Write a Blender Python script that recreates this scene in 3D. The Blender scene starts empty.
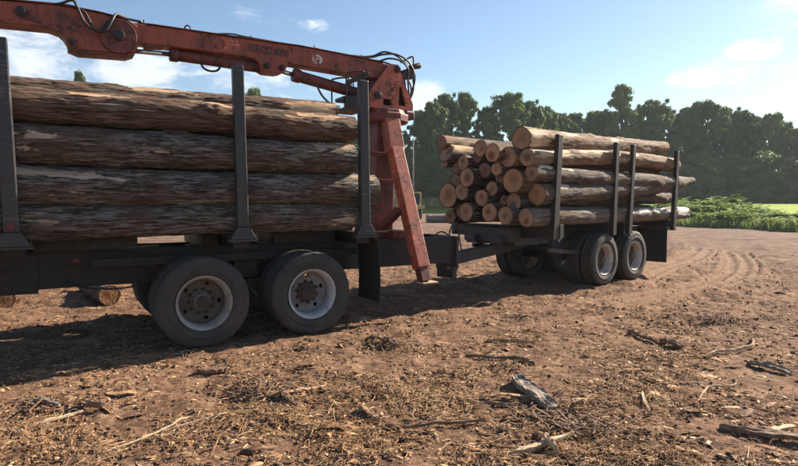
import bpy, bmesh, math, random
import numpy as np
from mathutils import Vector, Matrix, Euler

R = math.radians
SC = bpy.context.scene
COL = SC.collection
random.seed(7)

# ------------------------------------------------------------------ camera, sky, sun, exposure
cam_d = bpy.data.cameras.new('camera')
cam_d.sensor_fit = 'HORIZONTAL'; cam_d.sensor_width = 36.0; cam_d.lens = 25.985
cam_d.clip_start = 0.05; cam_d.clip_end = 6000
cam = bpy.data.objects.new('camera', cam_d); COL.objects.link(cam)
cam.location = (0, 0, 1.676); cam.rotation_euler = (R(90 - 3.13), 0, 0)
SC.camera = cam

SUN_AZ, SUN_EL = 35.5, 30.0           # azimuth measured from +X towards +Y
sun_d = bpy.data.lights.new('sun', 'SUN'); sun_d.energy = 5.0; sun_d.angle = R(0.5)
sun_d.color = (1.0, 0.87, 0.70)
sun = bpy.data.objects.new('sun', sun_d); COL.objects.link(sun)
sdir = Vector((math.cos(R(SUN_AZ)) * math.cos(R(SUN_EL)), math.sin(R(SUN_AZ)) * math.cos(R(SUN_EL)), math.sin(R(SUN_EL))))
sun.rotation_euler = sdir.to_track_quat('Z', 'Y').to_euler()

SC.view_settings.view_transform = 'Standard'; SC.view_settings.look = 'None'
SC.view_settings.gamma = 1.0; SC.view_settings.exposure = 1.50
SC.view_settings.use_curve_mapping = False

# ------------------------------------------------------------------ node helpers
def nd(nt, typ, ins=None, **at):
    n = nt.nodes.new(typ)
    for k, v in at.items(): setattr(n, k, v)
    for k, v in (ins or {}).items():
        s = n.inputs[k]
        if isinstance(v, bpy.types.NodeSocket): nt.links.new(v, s)
        else: s.default_value = v
    return n
def c4(c): return (c[0], c[1], c[2], 1.0)
def ramp(nt, fac, stops, interp='LINEAR'):
    n = nt.nodes.new('ShaderNodeValToRGB'); n.color_ramp.interpolation = interp
    el = n.color_ramp.elements
    while len(el) < len(stops): el.new(0.5)
    for e, (p, c) in zip(el, stops):
        e.position = p
        e.color = c4(c) if isinstance(c, (tuple, list)) else (c, c, c, 1)
    nt.links.new(fac, n.inputs[0]); return n.outputs[0]
def mix(nt, fac, a, b, mode='MIX'):
    n = nt.nodes.new('ShaderNodeMix'); n.data_type = 'RGBA'; n.blend_type = mode
    for i, v in ((0, fac), (6, a), (7, b)):
        if isinstance(v, bpy.types.NodeSocket): nt.links.new(v, n.inputs[i])
        else: n.inputs[i].default_value = v if i == 0 else c4(v)
    return n.outputs[2]
def mth(nt, op, a, b=None, clamp=False):
    n = nt.nodes.new('ShaderNodeMath'); n.operation = op; n.use_clamp = clamp
    for i, v in ((0, a), (1, b)):
        if v is None: continue
        if isinstance(v, bpy.types.NodeSocket): nt.links.new(v, n.inputs[i])
        else: n.inputs[i].default_value = v
    return n.outputs[0]
def new_mat(name, rough=0.7, metal=0.0, spec=0.4):
    m = bpy.data.materials.new(name); m.use_nodes = True; nt = m.node_tree; nt.nodes.clear()
    out = nt.nodes.new('ShaderNodeOutputMaterial'); b = nt.nodes.new('ShaderNodeBsdfPrincipled')
    b.inputs['Roughness'].default_value = rough; b.inputs['Metallic'].default_value = metal
    b.inputs['Specular IOR Level'].default_value = spec
    nt.links.new(b.outputs[0], out.inputs[0]); return m, nt, b
def coords(nt, scale=(1, 1, 1), rand=True, which='Object'):
    tc = nt.nodes.new('ShaderNodeTexCoord'); v = tc.outputs[which]
    if rand:
        oi = nt.nodes.new('ShaderNodeObjectInfo')
        r = mth(nt, 'MULTIPLY', oi.outputs['Random'], 53.0)
        cx = nd(nt, 'ShaderNodeCombineXYZ', {0: r, 1: r, 2: r}).outputs[0]
        v = nd(nt, 'ShaderNodeVectorMath', {0: v, 1: cx}, operation='ADD').outputs[0]
    return nd(nt, 'ShaderNodeMapping', {'Vector': v, 'Scale': scale}).outputs[0]
def noise(nt, v, scale=5, detail=6, rough=0.6, dist=0.0):
    return nd(nt, 'ShaderNodeTexNoise', {'Vector': v, 'Scale': scale, 'Detail': detail, 'Roughness': rough, 'Distortion': dist}).outputs[0]
def bump(nt, b, h, strength=0.5, dist=0.02):
    n = nd(nt, 'ShaderNodeBump', {'Height': h, 'Strength': strength, 'Distance': dist})
    nt.links.new(n.outputs[0], b.inputs['Normal'])

# ------------------------------------------------------------------ sky
world = bpy.data.worlds.new('World'); SC.world = world; world.use_nodes = True
wt = world.node_tree; wt.nodes.clear()
sky = nd(wt, 'ShaderNodeTexSky', sky_type='NISHITA', sun_disc=False, sun_elevation=R(SUN_EL), sun_rotation=R(90 - SUN_AZ),
         altitude=150, air_density=1.1, dust_density=0.4, ozone_density=2.6)
tc = wt.nodes.new('ShaderNodeTexCoord')
gen = tc.outputs['Generated']
def cloud_mask(direction, width, height, lo, hi, scale, off):
    """A bank of clouds round one compass direction: elongated patch broken up by noise on the direction vector."""
    d = Vector(direction).normalized()
    right = Vector((d.y, -d.x, 0)).normalized(); up = right.cross(d)
    ax = nd(wt, 'ShaderNodeVectorMath', {0: gen, 1: right}, operation='DOT_PRODUCT').outputs['Value']
    ay = nd(wt, 'ShaderNodeVectorMath', {0: gen, 1: up}, operation='DOT_PRODUCT').outputs['Value']
    az = nd(wt, 'ShaderNodeVectorMath', {0: gen, 1: d}, operation='DOT_PRODUCT').outputs['Value']
    q = mth(wt, 'ADD', mth(wt, 'POWER', mth(wt, 'DIVIDE', ax, width), 2.0), mth(wt, 'POWER', mth(wt, 'DIVIDE', ay, height), 2.0))
    env = mth(wt, 'SUBTRACT', 1.0, q, True)
    env = mth(wt, 'MULTIPLY', env, mth(wt, 'GREATER_THAN', az, 0.0))
    mp = nd(wt, 'ShaderNodeMapping', {'Vector': gen, 'Scale': (1, 1, 2.6), 'Location': off}).outputs[0]
    n = nd(wt, 'ShaderNodeTexNoise', {'Vector': mp, 'Scale': scale, 'Detail': 8, 'Roughness': 0.62, 'Distortion': 0.5}).outputs[0]
    v = mth(wt, 'MULTIPLY', mth(wt, 'ADD', n, 0.0), mth(wt, 'POWER', env, 0.45))
    r = nd(wt, 'ShaderNodeMapRange', {'Value': v, 'From Min': lo, 'From Max': hi}, interpolation_type='SMOOTHSTEP')
    return r.outputs[0]
def pdir(px, py):                      # compass direction of a cloud seen in the photograph
    a = (px - 399) / 576.0; b = -(py - 233) / 576.0; p = 0.0546
    return (a, math.cos(p) + b * math.sin(p), -math.sin(p) + b * math.cos(p))
masks = [cloud_mask(pdir(60, 62), .36, .085, .40, .60, 9.0, (1.3, .2, .6)),
         cloud_mask(pdir(210, 74), .30, .055, .40, .66, 11.0, (4.1, 2.2, .1)),
         cloud_mask(pdir(25, 45), .09, .09, .34, .56, 10.0, (0.3, 5.2, .9)),
         cloud_mask(pdir(313, 25), .034, .017, .30, .58, 22.0, (2.0, .4, .3)),
         cloud_mask(pdir(260, 15), .10, .02, .40, .85, 14.0, (7.0, .4, .3)),
         cloud_mask(pdir(424, 100), .06, .045, .26, .50, 10.0, (.7, .4, 2.3)),
         cloud_mask(pdir(735, 72), .13, .042, .38, .62, 15.0, (.2, 1.7, 5.1)),
         cloud_mask(pdir(695, 78), .06, .018, .24, .5, 20.0, (6.2, 1.7, 1.1)),
         cloud_mask(pdir(745, 100), .26, .050, .40, .85, 13.0, (3.0, 8.7, .1)),
         cloud_mask(pdir(755, 48), .05, .022, .25, .5, 14.0, (5.2, 3.7, .1)),
         cloud_mask(pdir(800, 8), .10, .035, .28, .6, 10.0, (.2, 9.7, 2.1))]
tot = masks[0]
for m_ in masks[1:]: tot = mth(wt, 'MAXIMUM', tot, m_)
tot = mth(wt, 'MULTIPLY', tot, 0.74)
cl = mix(wt, tot, sky.outputs[0], (7.6, 7.7, 8.0))
bg = nd(wt, 'ShaderNodeBackground', {'Color': cl, 'Strength': 0.054})
wo = wt.nodes.new('ShaderNodeOutputWorld'); wt.links.new(bg.outputs[0], wo.inputs[0])

# ------------------------------------------------------------------ numpy noise
_rs = np.random.RandomState(11)
PERM = np.concatenate([_rs.permutation(256)] * 3)
GR = _rs.normal(size=(256, 3)); GR /= np.linalg.norm(GR, axis=1)[:, None]
def perlin(x, y, z=0.0, seed=0):
    x = np.asarray(x, float) + seed * 17.31; y = np.asarray(y, float) + seed * 5.77; z = np.zeros_like(x) + z + seed * 3.1
    xi, yi, zi = np.floor(x).astype(int), np.floor(y).astype(int), np.floor(z).astype(int)
    xf, yf, zf = x - xi, y - yi, z - zi
    u, v, w = [t * t * t * (t * (t * 6 - 15) + 10) for t in (xf, yf, zf)]
    def g(dx, dy, dz):
        h = PERM[PERM[PERM[(xi + dx) & 255] + ((yi + dy) & 255)] + ((zi + dz) & 255)]
        G = GR[h]
        return G[..., 0] * (xf - dx) + G[..., 1] * (yf - dy) + G[..., 2] * (zf - dz)
    l = lambda a, b, t: a + t * (b - a)
    return l(l(l(g(0, 0, 0), g(1, 0, 0), u), l(g(0, 1, 0), g(1, 1, 0), u), v),
             l(l(g(0, 0, 1), g(1, 0, 1), u), l(g(0, 1, 1), g(1, 1, 1), u), v), w) * 1.6
def fbm(x, y, z=0.0, o=4, seed=0, gain=0.5):
    s, a = 0, 1.0
    for i in range(o):
        s = s + a * perlin(x * 2 ** i, y * 2 ** i, z * 2 ** i if np.ndim(z) else z, seed + i); a *= gain
    return s
def sstep(a, b, x):
    t = np.clip((x - a) / (b - a), 0, 1); return t * t * (3 - 2 * t)

# ------------------------------------------------------------------ mesh helpers
def np_mesh(name, V, F, smooth=False, attrs=None):
    """V (n,3); F (m,k) with k corners per face, or a list of such arrays"""
    me = bpy.data.meshes.new(name)
    Fs = F if isinstance(F, list) else [F]
    V = np.asarray(V, np.float32)
    me.vertices.add(len(V)); me.vertices.foreach_set('co', V.ravel())
    li = np.concatenate([np.asarray(f, np.int32).ravel() for f in Fs])
    cnt = np.concatenate([np.full(len(f), np.asarray(f).shape[1], np.int32) for f in Fs])
    st = np.concatenate([[0], np.cumsum(cnt)[:-1]]).astype(np.int32)
    me.loops.add(len(li)); me.loops.foreach_set('vertex_index', li)
    me.polygons.add(len(cnt)); me.polygons.foreach_set('loop_start', st)
    if smooth: me.polygons.foreach_set('use_smooth', np.ones(len(cnt), bool))
    for k, a in (attrs or {}).items():
        at = me.attributes.new(k, 'FLOAT', 'POINT'); at.data.foreach_set('value', np.asarray(a, np.float32))
    me.update(calc_edges=True); me.validate()
    return me
def obj(name, me, mat=None, parent=None, loc=(0, 0, 0), rot=(0, 0, 0), **props):
    if mat is not None and not me.materials: me.materials.append(mat)
    o = bpy.data.objects.new(name, me); COL.objects.link(o)
    o.location = loc; o.rotation_euler = rot
    if parent is not None: o.parent = parent
    for k, v in props.items(): o[k] = v
    return o
def empty(name, loc, rotz, label, cat, group=None):
    o = bpy.data.objects.new(name, None); COL.objects.link(o); o.empty_display_size = 0.3
    o.location = loc; o.rotation_euler = (0, 0, rotz); o['label'] = label; o['category'] = cat
    if group: o['group'] = group
    return o
def tag(o, label, cat, group=None):
    o['label'] = label; o['category'] = cat
    if group: o['group'] = group
    return o

class MB:
    """collects simple solids into one mesh"""
    def __init__(s): s.v = []; s.f = []; s.sm = []
    def add(s, V, F, smooth=False):
        k = len(s.v); s.v += [tuple(p) for p in V]; s.f += [tuple(i + k for i in f) for f in F]; s.sm += [smooth] * len(F); return s
    def box(s, a, b, M=None):
        (x0, y0, z0), (x1, y1, z1) = a, b
        V = [Vector(p) for p in ((x0, y0, z0), (x1, y0, z0), (x1, y1, z0), (x0, y1, z0), (x0, y0, z1), (x1, y0, z1), (x1, y1, z1), (x0, y1, z1))]
        if M: V = [M @ p for p in V]
        return s.add(V, [(0, 3, 2, 1), (4, 5, 6, 7), (0, 1, 5, 4), (1, 2, 6, 5), (2, 3, 7, 6), (3, 0, 4, 7)])
    def beam(s, p0, p1, w, h, up=(0, 0, 1), w1=None, h1=None):
        """rectangular bar from p0 to p1; w sideways, h along up"""
        p0, p1 = Vector(p0), Vector(p1); d = (p1 - p0).normalized(); u = Vector(up); sd = d.cross(u).normalized(); u = sd.cross(d)
        V = []
        for p, ww, hh in ((p0, w, h), (p1, w1 or w, h1 or h)):
            for a, b in ((-1, -1), (1, -1), (1, 1), (-1, 1)): V.append(p + sd * a * ww / 2 + u * b * hh / 2)
        return s.add(V, [(0, 1, 2, 3), (7, 6, 5, 4), (0, 4, 5, 1), (1, 5, 6, 2), (2, 6, 7, 3), (3, 7, 4, 0)])
    def cyl(s, p0, p1, r0, r1=None, n=16, caps=True):
        p0, p1 = Vector(p0), Vector(p1); r1 = r0 if r1 is None else r1
        d = (p1 - p0).normalized(); a = d.orthogonal().normalized(); b = d.cross(a); k = len(s.v)
        V = [p + (a * math.cos(2 * math.pi * i / n) + b * math.sin(2 * math.pi * i / n)) * r for p, r in ((p0, r0), (p1, r1)) for i in range(n)]
        s.add(V, [(i, (i + 1) % n, n + (i + 1) % n, n + i) for i in range(n)], True)
        if caps:
            s.f += [tuple(k + i for i in reversed(range(n))), tuple(k + n + i for i in range(n))]; s.sm += [False, False]
        return s
    def tube(s, pts, r, n=8):
        P = smooth_path([Vector(p) for p in pts], 6); k = len(s.v); a = None
        for i, p in enumerate(P):
            d = (P[min(i + 1, len(P) - 1)] - P[max(i - 1, 0)]).normalized()
            a = d.orthogonal().normalized() if a is None else (a - d * a.dot(d)).normalized()
            b = d.cross(a)
            for j in range(n): s.v.append(tuple(p + (a * math.cos(2 * math.pi * j / n) + b * math.sin(2 * math.pi * j / n)) * r))
        for i in range(len(P) - 1):
            for j in range(n): s.f.append((k + i * n + j, k + i * n + (j + 1) % n, k + (i + 1) * n + (j + 1) % n, k + (i + 1) * n + j)); s.sm.append(True)
        s.f += [tuple(k + j for j in reversed(range(n))), tuple(k + (len(P) - 1) * n + j for j in range(n))]; s.sm += [False, False]
        return s
    def prism(s, outline, y0, y1):
        """outline in x,z; extruded along y from y0 (near) to y1"""
        n = len(outline)
        V = [(x, y0, z) for x, z in outline] + [(x, y1, z) for x, z in outline]
        return s.add(V, [tuple(range(n)), tuple(n + i for i in reversed(range(n)))] + [(i, n + i, n + (i + 1) % n, (i + 1) % n) for i in range(n)])
    def lathe(s, prof, n=64, hole=None, mod=None):
        """prof (r, y) revolved round y. hole(ring index, segment) drops a face; mod(ring, segment, r) changes the radius"""
        V = []; F = []
        for i, (r, y) in enumerate(prof):
            for j in range(n):
                a = 2 * math.pi * j / n; rr = mod(i, j, r) if mod else r
                V.append((rr * math.cos(a), y, rr * math.sin(a)))
        for i in range(len(prof) - 1):
            for j in range(n):
                if hole and hole(i, j): continue
                F.append((i * n + j, (i + 1) * n + j, (i + 1) * n + (j + 1) % n, i * n + (j + 1) % n))
        return s.add(V, F, True)
    def mesh(s, name):
        me = bpy.data.meshes.new(name); me.from_pydata(s.v, [], s.f)
        me.polygons.foreach_set('use_smooth', s.sm)
        bm = bmesh.new(); bm.from_mesh(me); bmesh.ops.recalc_face_normals(bm, faces=bm.faces); bm.to_mesh(me); bm.free()
        me.update(); return me
    def build(s, name, mat, parent=None, bevel=0.0, **kw):
        o = obj(name, s.mesh(name), mat, parent, **kw)
        if bevel:
            b = o.modifiers.new('bevel', 'BEVEL'); b.width = bevel; b.segments = 2; b.limit_method = 'ANGLE'; b.angle_limit = R(40)
            b.harden_normals = False
        return o
def smooth_path(P, k):
    if len(P) < 3: return P
    out = []
    for i in range(len(P) - 1):
        a, b, c, d = P[max(i - 1, 0)], P[i], P[i + 1], P[min(i + 2, len(P) - 1)]
        for j in range(k):
            t = j / k
            out.append(0.5 * ((2 * b) + (c - a) * t + (2 * a - 5 * b + 4 * c - d) * t * t + (3 * b - a - 3 * c + d) * t ** 3))
    out.append(P[-1]); return out

# ------------------------------------------------------------------ materials
def paint(name, c, dirt, rust, rough=0.5, dirt_amt=0.5, scale=4.0, metal=0.0, ra=0.0):
    m, nt, b = new_mat(name, rough, metal)
    v = coords(nt)
    n1 = noise(nt, v, scale, 8, 0.65); n2 = noise(nt, v, scale * 5, 6, 0.7); n3 = noise(nt, v, scale * 0.35, 3, 0.5)
    base = mix(nt, n3, [x * 0.8 for x in c], [min(1, x * 1.2) for x in c])
    k = ramp(nt, n1, [(0.5 - 0.25 * dirt_amt, 0.0), (0.82 - 0.2 * dirt_amt, 0.85)])
    col = mix(nt, k, base, dirt)
    k2 = ramp(nt, mth(nt, 'MULTIPLY', n2, mth(nt, 'ADD', n1, 0.45)), [(0.56 - .05 * ra, 0.0), (0.64 - .04 * ra, 0.9)])
    if ra:
        st = noise(nt, coords(nt, (9, 9, 0.9)), 1.5, 5, 0.65)
        col = mix(nt, ramp(nt, st, [(0.50, 0.0), (0.68, 0.6)]), col, [x * .45 for x in dirt])
        sc = noise(nt, coords(nt, (2, 2, 26)), 1.3, 5, 0.7)
        col = mix(nt, ramp(nt, mth(nt, 'MULTIPLY', sc, mth(nt, 'ADD', n3, .5)), [(0.62, 0.0), (0.70, 0.6)]), col, [min(1, x * 1.9 + .05) for x in c])
    col = mix(nt, k2, col, rust)
    nt.links.new(col, b.inputs['Base Color'])
    nt.links.new(ramp(nt, n1, [(0.3, rough - 0.12), (0.7, min(1, rough + 0.22))]), b.inputs['Roughness'])
    bump(nt, b, n2, 0.25, 0.004)
    return m
M_red = paint('worn_red_paint', (0.34, 0.068, 0.034), (0.13, 0.055, 0.035), (0.055, 0.025, 0.018), 0.45, 0.45, 3.0, ra=1.0)
M_redl = paint('faded_red_paint', (0.42, 0.105, 0.058), (0.20, 0.085, 0.055), (0.07, 0.03, 0.02), 0.5, 0.4, 3.0, ra=1.0)
M_dred = paint('dull_dark_red_paint', (0.19, 0.040, 0.030), (0.085, 0.04, 0.03), (0.04, 0.02, 0.015), 0.5, 0.5, 3.0, ra=1.0)
M_frame = paint('dusty_dark_frame_paint', (0.006, 0.0075, 0.011), (0.020, 0.016, 0.0135), (0.05, 0.026, 0.016), 0.5, 0.35, 3.0, ra=1.0)
M_blue = paint('dusty_blue_grey_steel', (0.026, 0.034, 0.047), (0.058, 0.049, 0.042), (0.06, 0.035, 0.022), 0.55, 0.5, 3.5, ra=1.0)
M_stake = paint('scuffed_grey_steel', (0.040, 0.042, 0.046), (0.085, 0.08, 0.074), (0.05, 0.035, 0.028), 0.42, 0.4, 5.0, 0.35, ra=1.0)
M_tstake = paint('dark_brown_steel', (0.030, 0.027, 0.027), (0.062, 0.050, 0.042), (0.05, 0.03, 0.022), 0.5, 0.4, 5.0, 0.2, ra=1.0)
M_chrome = paint('polished_rod_steel', (0.62, 0.63, 0.65), (0.4, 0.38, 0.36), (0.3, 0.27, 0.25), 0.18, 0.05, 3.0, 0.9)
M_iron = paint('oily_dark_iron', (0.028, 0.026, 0.025), (0.07, 0.05, 0.04), (0.09, 0.045, 0.025), 0.5, 0.5, 8.0, 0.3)
M_hose = paint('black_rubber_hose', (0.016, 0.016, 0.018), (0.05, 0.045, 0.04), (0.03, 0.025, 0.02), 0.45, 0.2, 8.0)
M_tyre = paint('dusty_tyre_rubber', (0.026, 0.026, 0.027), (0.090, 0.074, 0.060), (0.045, 0.036, 0.03), 0.75, 0.55, 4.0)
M_lett = paint('raised_tyre_lettering', (0.085, 0.086, 0.090), (0.08, 0.07, 0.062), (0.05, 0.04, 0.035), 0.7, 0.5, 8.0)
M_flap = paint('black_rubber_flap', (0.012, 0.012, 0.014), (0.035, 0.030, 0.026), (0.03, 0.025, 0.022), 0.7, 0.45, 3.0)
M_rimw = paint('dirty_white_rim_paint', (0.42, 0.43, 0.44), (0.22, 0.17, 0.14), (0.10, 0.055, 0.035), 0.5, 0.25, 5.0)
M_rimp = paint('chalky_rim_paint', (0.33, 0.31, 0.29), (0.20, 0.15, 0.12), (0.13, 0.07, 0.045), 0.6, 0.4, 4.0)
M_rimc = paint('blue_grey_rim_paint', (0.24, 0.25, 0.265), (0.17, 0.125, 0.10), (0.10, 0.055, 0.035), 0.55, 0.45, 6.0)
M_rimg = paint('rusty_grey_rim_paint', (0.115, 0.095, 0.08), (0.095, 0.065, 0.05), (0.09, 0.045, 0.028), 0.6, 0.5, 5.0)
M_rimd = paint('dust_brown_rim_paint', (0.50, 0.46, 0.42), (0.28, 0.22, 0.18), (0.09, 0.05, 0.03), 0.65, 0.5, 5.0)
M_hubr = paint('rusty_hub_iron', (0.085, 0.05, 0.038), (0.14, 0.095, 0.075), (0.04, 0.022, 0.016), 0.7, 0.5, 14.0)
M_hubg = paint('greasy_grey_hub_iron', (0.20, 0.17, 0.15), (0.10, 0.075, 0.06), (0.03, 0.02, 0.015), 0.6, 0.5, 22.0)
M_yel = paint('faded_yellow_paint', (0.46, 0.34, 0.12), (0.22, 0.16, 0.09), (0.1, 0.06, 0.03), 0.5, 0.4, 3.0)
M_white = paint('worn_white_decal', (0.66, 0.60, 0.57), (0.35, 0.22, 0.18), (0.25, 0.09, 0.06), 0.5, 0.4, 14.0)
M_text = paint('faded_black_boom_lettering', (0.035, 0.028, 0.028), (0.09, 0.04, 0.03), (0.20, 0.055, 0.035), 0.5, 0.45, 16.0)
M_glass = paint('dusty_dark_glass', (0.16, 0.18, 0.20), (0.25, 0.23, 0.21), (0.2, 0.18, 0.16), 0.15, 0.2, 2.0)
M_gpole = paint('weathered_pole_wood', (0.17, 0.155, 0.14), (0.11, 0.10, 0.09), (0.08, 0.07, 0.06), 0.8, 0.5, 2.0)
M_refl = paint('red_reflector', (0.13, 0.014, 0.02), (0.12, 0.03, 0.03), (0.08, 0.02, 0.02), 0.3, 0.3, 6.0)

def bark_mat(name, dark, mid, light, red, redamt=0.45, peel_a=(0.52, 0.36, 0.22), peel_b=(0.30, 0.165, 0.09), f=34.0, bstr=1.0):
    m, nt, b = new_mat(name, 0.85, 0, 0.25)
    v = coords(nt, (f * .11, f, f)); vo = coords(nt, (1, 1, 1))
    n1 = noise(nt, v, 1.0, 8, 0.68, 0.6); n2 = noise(nt, v, 2.6, 6, 0.7, 0.4); nb = noise(nt, vo, 1.7, 6, 0.65); ns = noise(nt, vo, 30, 5, 0.7); nq = noise(nt, coords(nt, (3.5, 9, 9)), 1.6, 8, 0.72, 0.5)
    h = mth(nt, 'ADD', mth(nt, 'MULTIPLY', n1, 0.7), mth(nt, 'MULTIPLY', n2, 0.35))
    col = ramp(nt, h, [(0.44, dark), (0.52, mid), (0.60, light)])
    col = mix(nt, ramp(nt, nb, [(0.5 - 0.12 * redamt - 0.03, 0.0), (0.70 - 0.1 * redamt, 0.75)]), col, red, 'MIX')
    col = mix(nt, ramp(nt, h, [(0.36, 0.75), (0.47, 0.0)]), col, dark)
    at = nd(nt, 'ShaderNodeAttribute', attribute_name='peel').outputs['Fac']
    pk = ramp(nt, mth(nt, 'ADD', at, mth(nt, 'MULTIPLY', mth(nt, 'SUBTRACT', mth(nt, 'ADD', mth(nt, 'MULTIPLY', nq, 0.6), mth(nt, 'MULTIPLY', ns, 0.4)), 0.5), 2.0)), [(0.50, 0.0), (0.58, 1.0)])
    vs = coords(nt, (0.7, 9, 9)); nw = noise(nt, vs, 1.6, 6, 0.6, 0.4)
    pcol = ramp(nt, nw, [(0.33, peel_b), (0.56, peel_a), (0.75, [min(1, x * 1.25) for x in peel_a])])
    col = mix(nt, pk, col, pcol)
    nt.links.new(col, b.inputs['Base Color'])
    hh = mth(nt, 'MULTIPLY', mth(nt, 'ADD', mth(nt, 'MULTIPLY', n1, 0.8), mth(nt, 'MULTIPLY', n2, 0.5)), mth(nt, 'SUBTRACT', 1.0, mth(nt, 'MULTIPLY', pk, 0.85)))
    bump(nt, b, mth(nt, 'ADD', hh, mth(nt, 'MULTIPLY', ns, 0.1)), bstr, 0.05)
    return m
M_barkA = bark_mat('furrowed_grey_oak_bark', (0.018, 0.014, 0.012), (0.115, 0.094, 0.079), (0.31, 0.285, 0.255), (0.12, 0.064, 0.046), 0.25, (0.40, 0.30, 0.22), (0.22, 0.125, 0.075))
M_barkB = bark_mat('brown_furrowed_bark', (0.022, 0.015, 0.011), (0.125, 0.083, 0.060), (0.28, 0.22, 0.175), (0.17, 0.088, 0.055), 0.7)
M_barkC = bark_mat('smooth_grey_bark', (0.022, 0.017, 0.015), (0.082, 0.066, 0.055), (0.19, 0.165, 0.14), (0.115, 0.07, 0.047), 0.5, (0.60, 0.50, 0.38), (0.38, 0.27, 0.17), 15.0, 0.6)
M_barkD = bark_mat('tan_flaking_bark', (0.045, 0.028, 0.02), (0.19, 0.13, 0.09), (0.36, 0.28, 0.205), (0.22, 0.125, 0.075), 0.9, (0.58, 0.46, 0.33), (0.36, 0.22, 0.12), 13.0, 0.7)
M_barkE = bark_mat('pale_patchy_bark', (0.05, 0.042, 0.036), (0.13, 0.11, 0.09), (0.24, 0.21, 0.18), (0.15, 0.10, 0.07), 0.3, (0.78, 0.73, 0.64), (0.56, 0.47, 0.36), 13.0, 0.6)

def end_mat(name, sap, heart, edge):
    m, nt, b = new_mat(name, 0.85, 0, 0.2)
    at = nd(nt, 'ShaderNodeAttribute', attribute_name='rad').outputs['Fac']; hr = nd(nt, 'ShaderNodeAttribute', attribute_name='heart').outputs['Fac']
    rnd = nt.nodes.new('ShaderNodeObjectInfo').outputs['Random']
    vo = coords(nt, (1, 1, 1)); n = noise(nt, vo, 9, 6, 0.65); nf = noise(nt, vo, 60, 5, 0.75); nb = noise(nt, vo, 3.5, 4, 0.6)
    r2 = mth(nt, 'ADD', mth(nt, 'ADD', hr, mth(nt, 'MULTIPLY', mth(nt, 'SUBTRACT', n, 0.5), 0.7)), mth(nt, 'MULTIPLY', mth(nt, 'SUBTRACT', rnd, 0.4), 0.35))
    col = ramp(nt, r2, [(0.04, [x * 0.75 for x in heart]), (0.26, heart), (0.50, sap), (0.82, [min(1, x * 1.08) for x in sap]), (1.0, [x * 0.85 for x in sap])])
    wv = nd(nt, 'ShaderNodeMath', {0: mth(nt, 'MULTIPLY', mth(nt, 'ADD', hr, mth(nt, 'MULTIPLY', n, 0.10)), 70.0)}, operation='SINE').outputs[0]
    col = mix(nt, mth(nt, 'MULTIPLY', mth(nt, 'ADD', wv, 1.0), 0.10), col, [x * 0.5 for x in heart])
    col = mix(nt, ramp(nt, nb, [(0.42, 0.0), (0.62, 0.55)]), col, (0.20, 0.15, 0.12))
    col = mix(nt, ramp(nt, nf, [(0.48, 0.0), (0.70, 0.65)]), col, [x * 0.45 for x in heart])
    saw = noise(nt, coords(nt, (5, 70, 14)), 1.0, 4, 0.6)
    col = mix(nt, ramp(nt, saw, [(0.5, 0.0), (0.68, 0.45)]), col, [x * 0.4 for x in sap])
    col = mix(nt, ramp(nt, mth(nt, 'ADD', at, mth(nt, 'MULTIPLY', mth(nt, 'SUBTRACT', n, .5), .16)), [(0.92, 0.0), (0.95, 1.0)]), col, edge)
    nt.links.new(col, b.inputs['Base Color'])
    bump(nt, b, mth(nt, 'ADD', saw, nf), 0.6, 0.012)
    return m
M_endA = end_mat('fresh_sawn_pinkish_wood', (0.47, 0.30, 0.185), (0.25, 0.115, 0.070), (0.06, 0.04, 0.03))
M_endB = end_mat('weathered_sawn_wood', (0.31, 0.19, 0.13), (0.18, 0.09, 0.062), (0.045, 0.03, 0.022))
M_endC = end_mat('orange_sawn_wood', (0.50, 0.30, 0.165), (0.38, 0.195, 0.10), (0.06, 0.035, 0.025))

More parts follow.
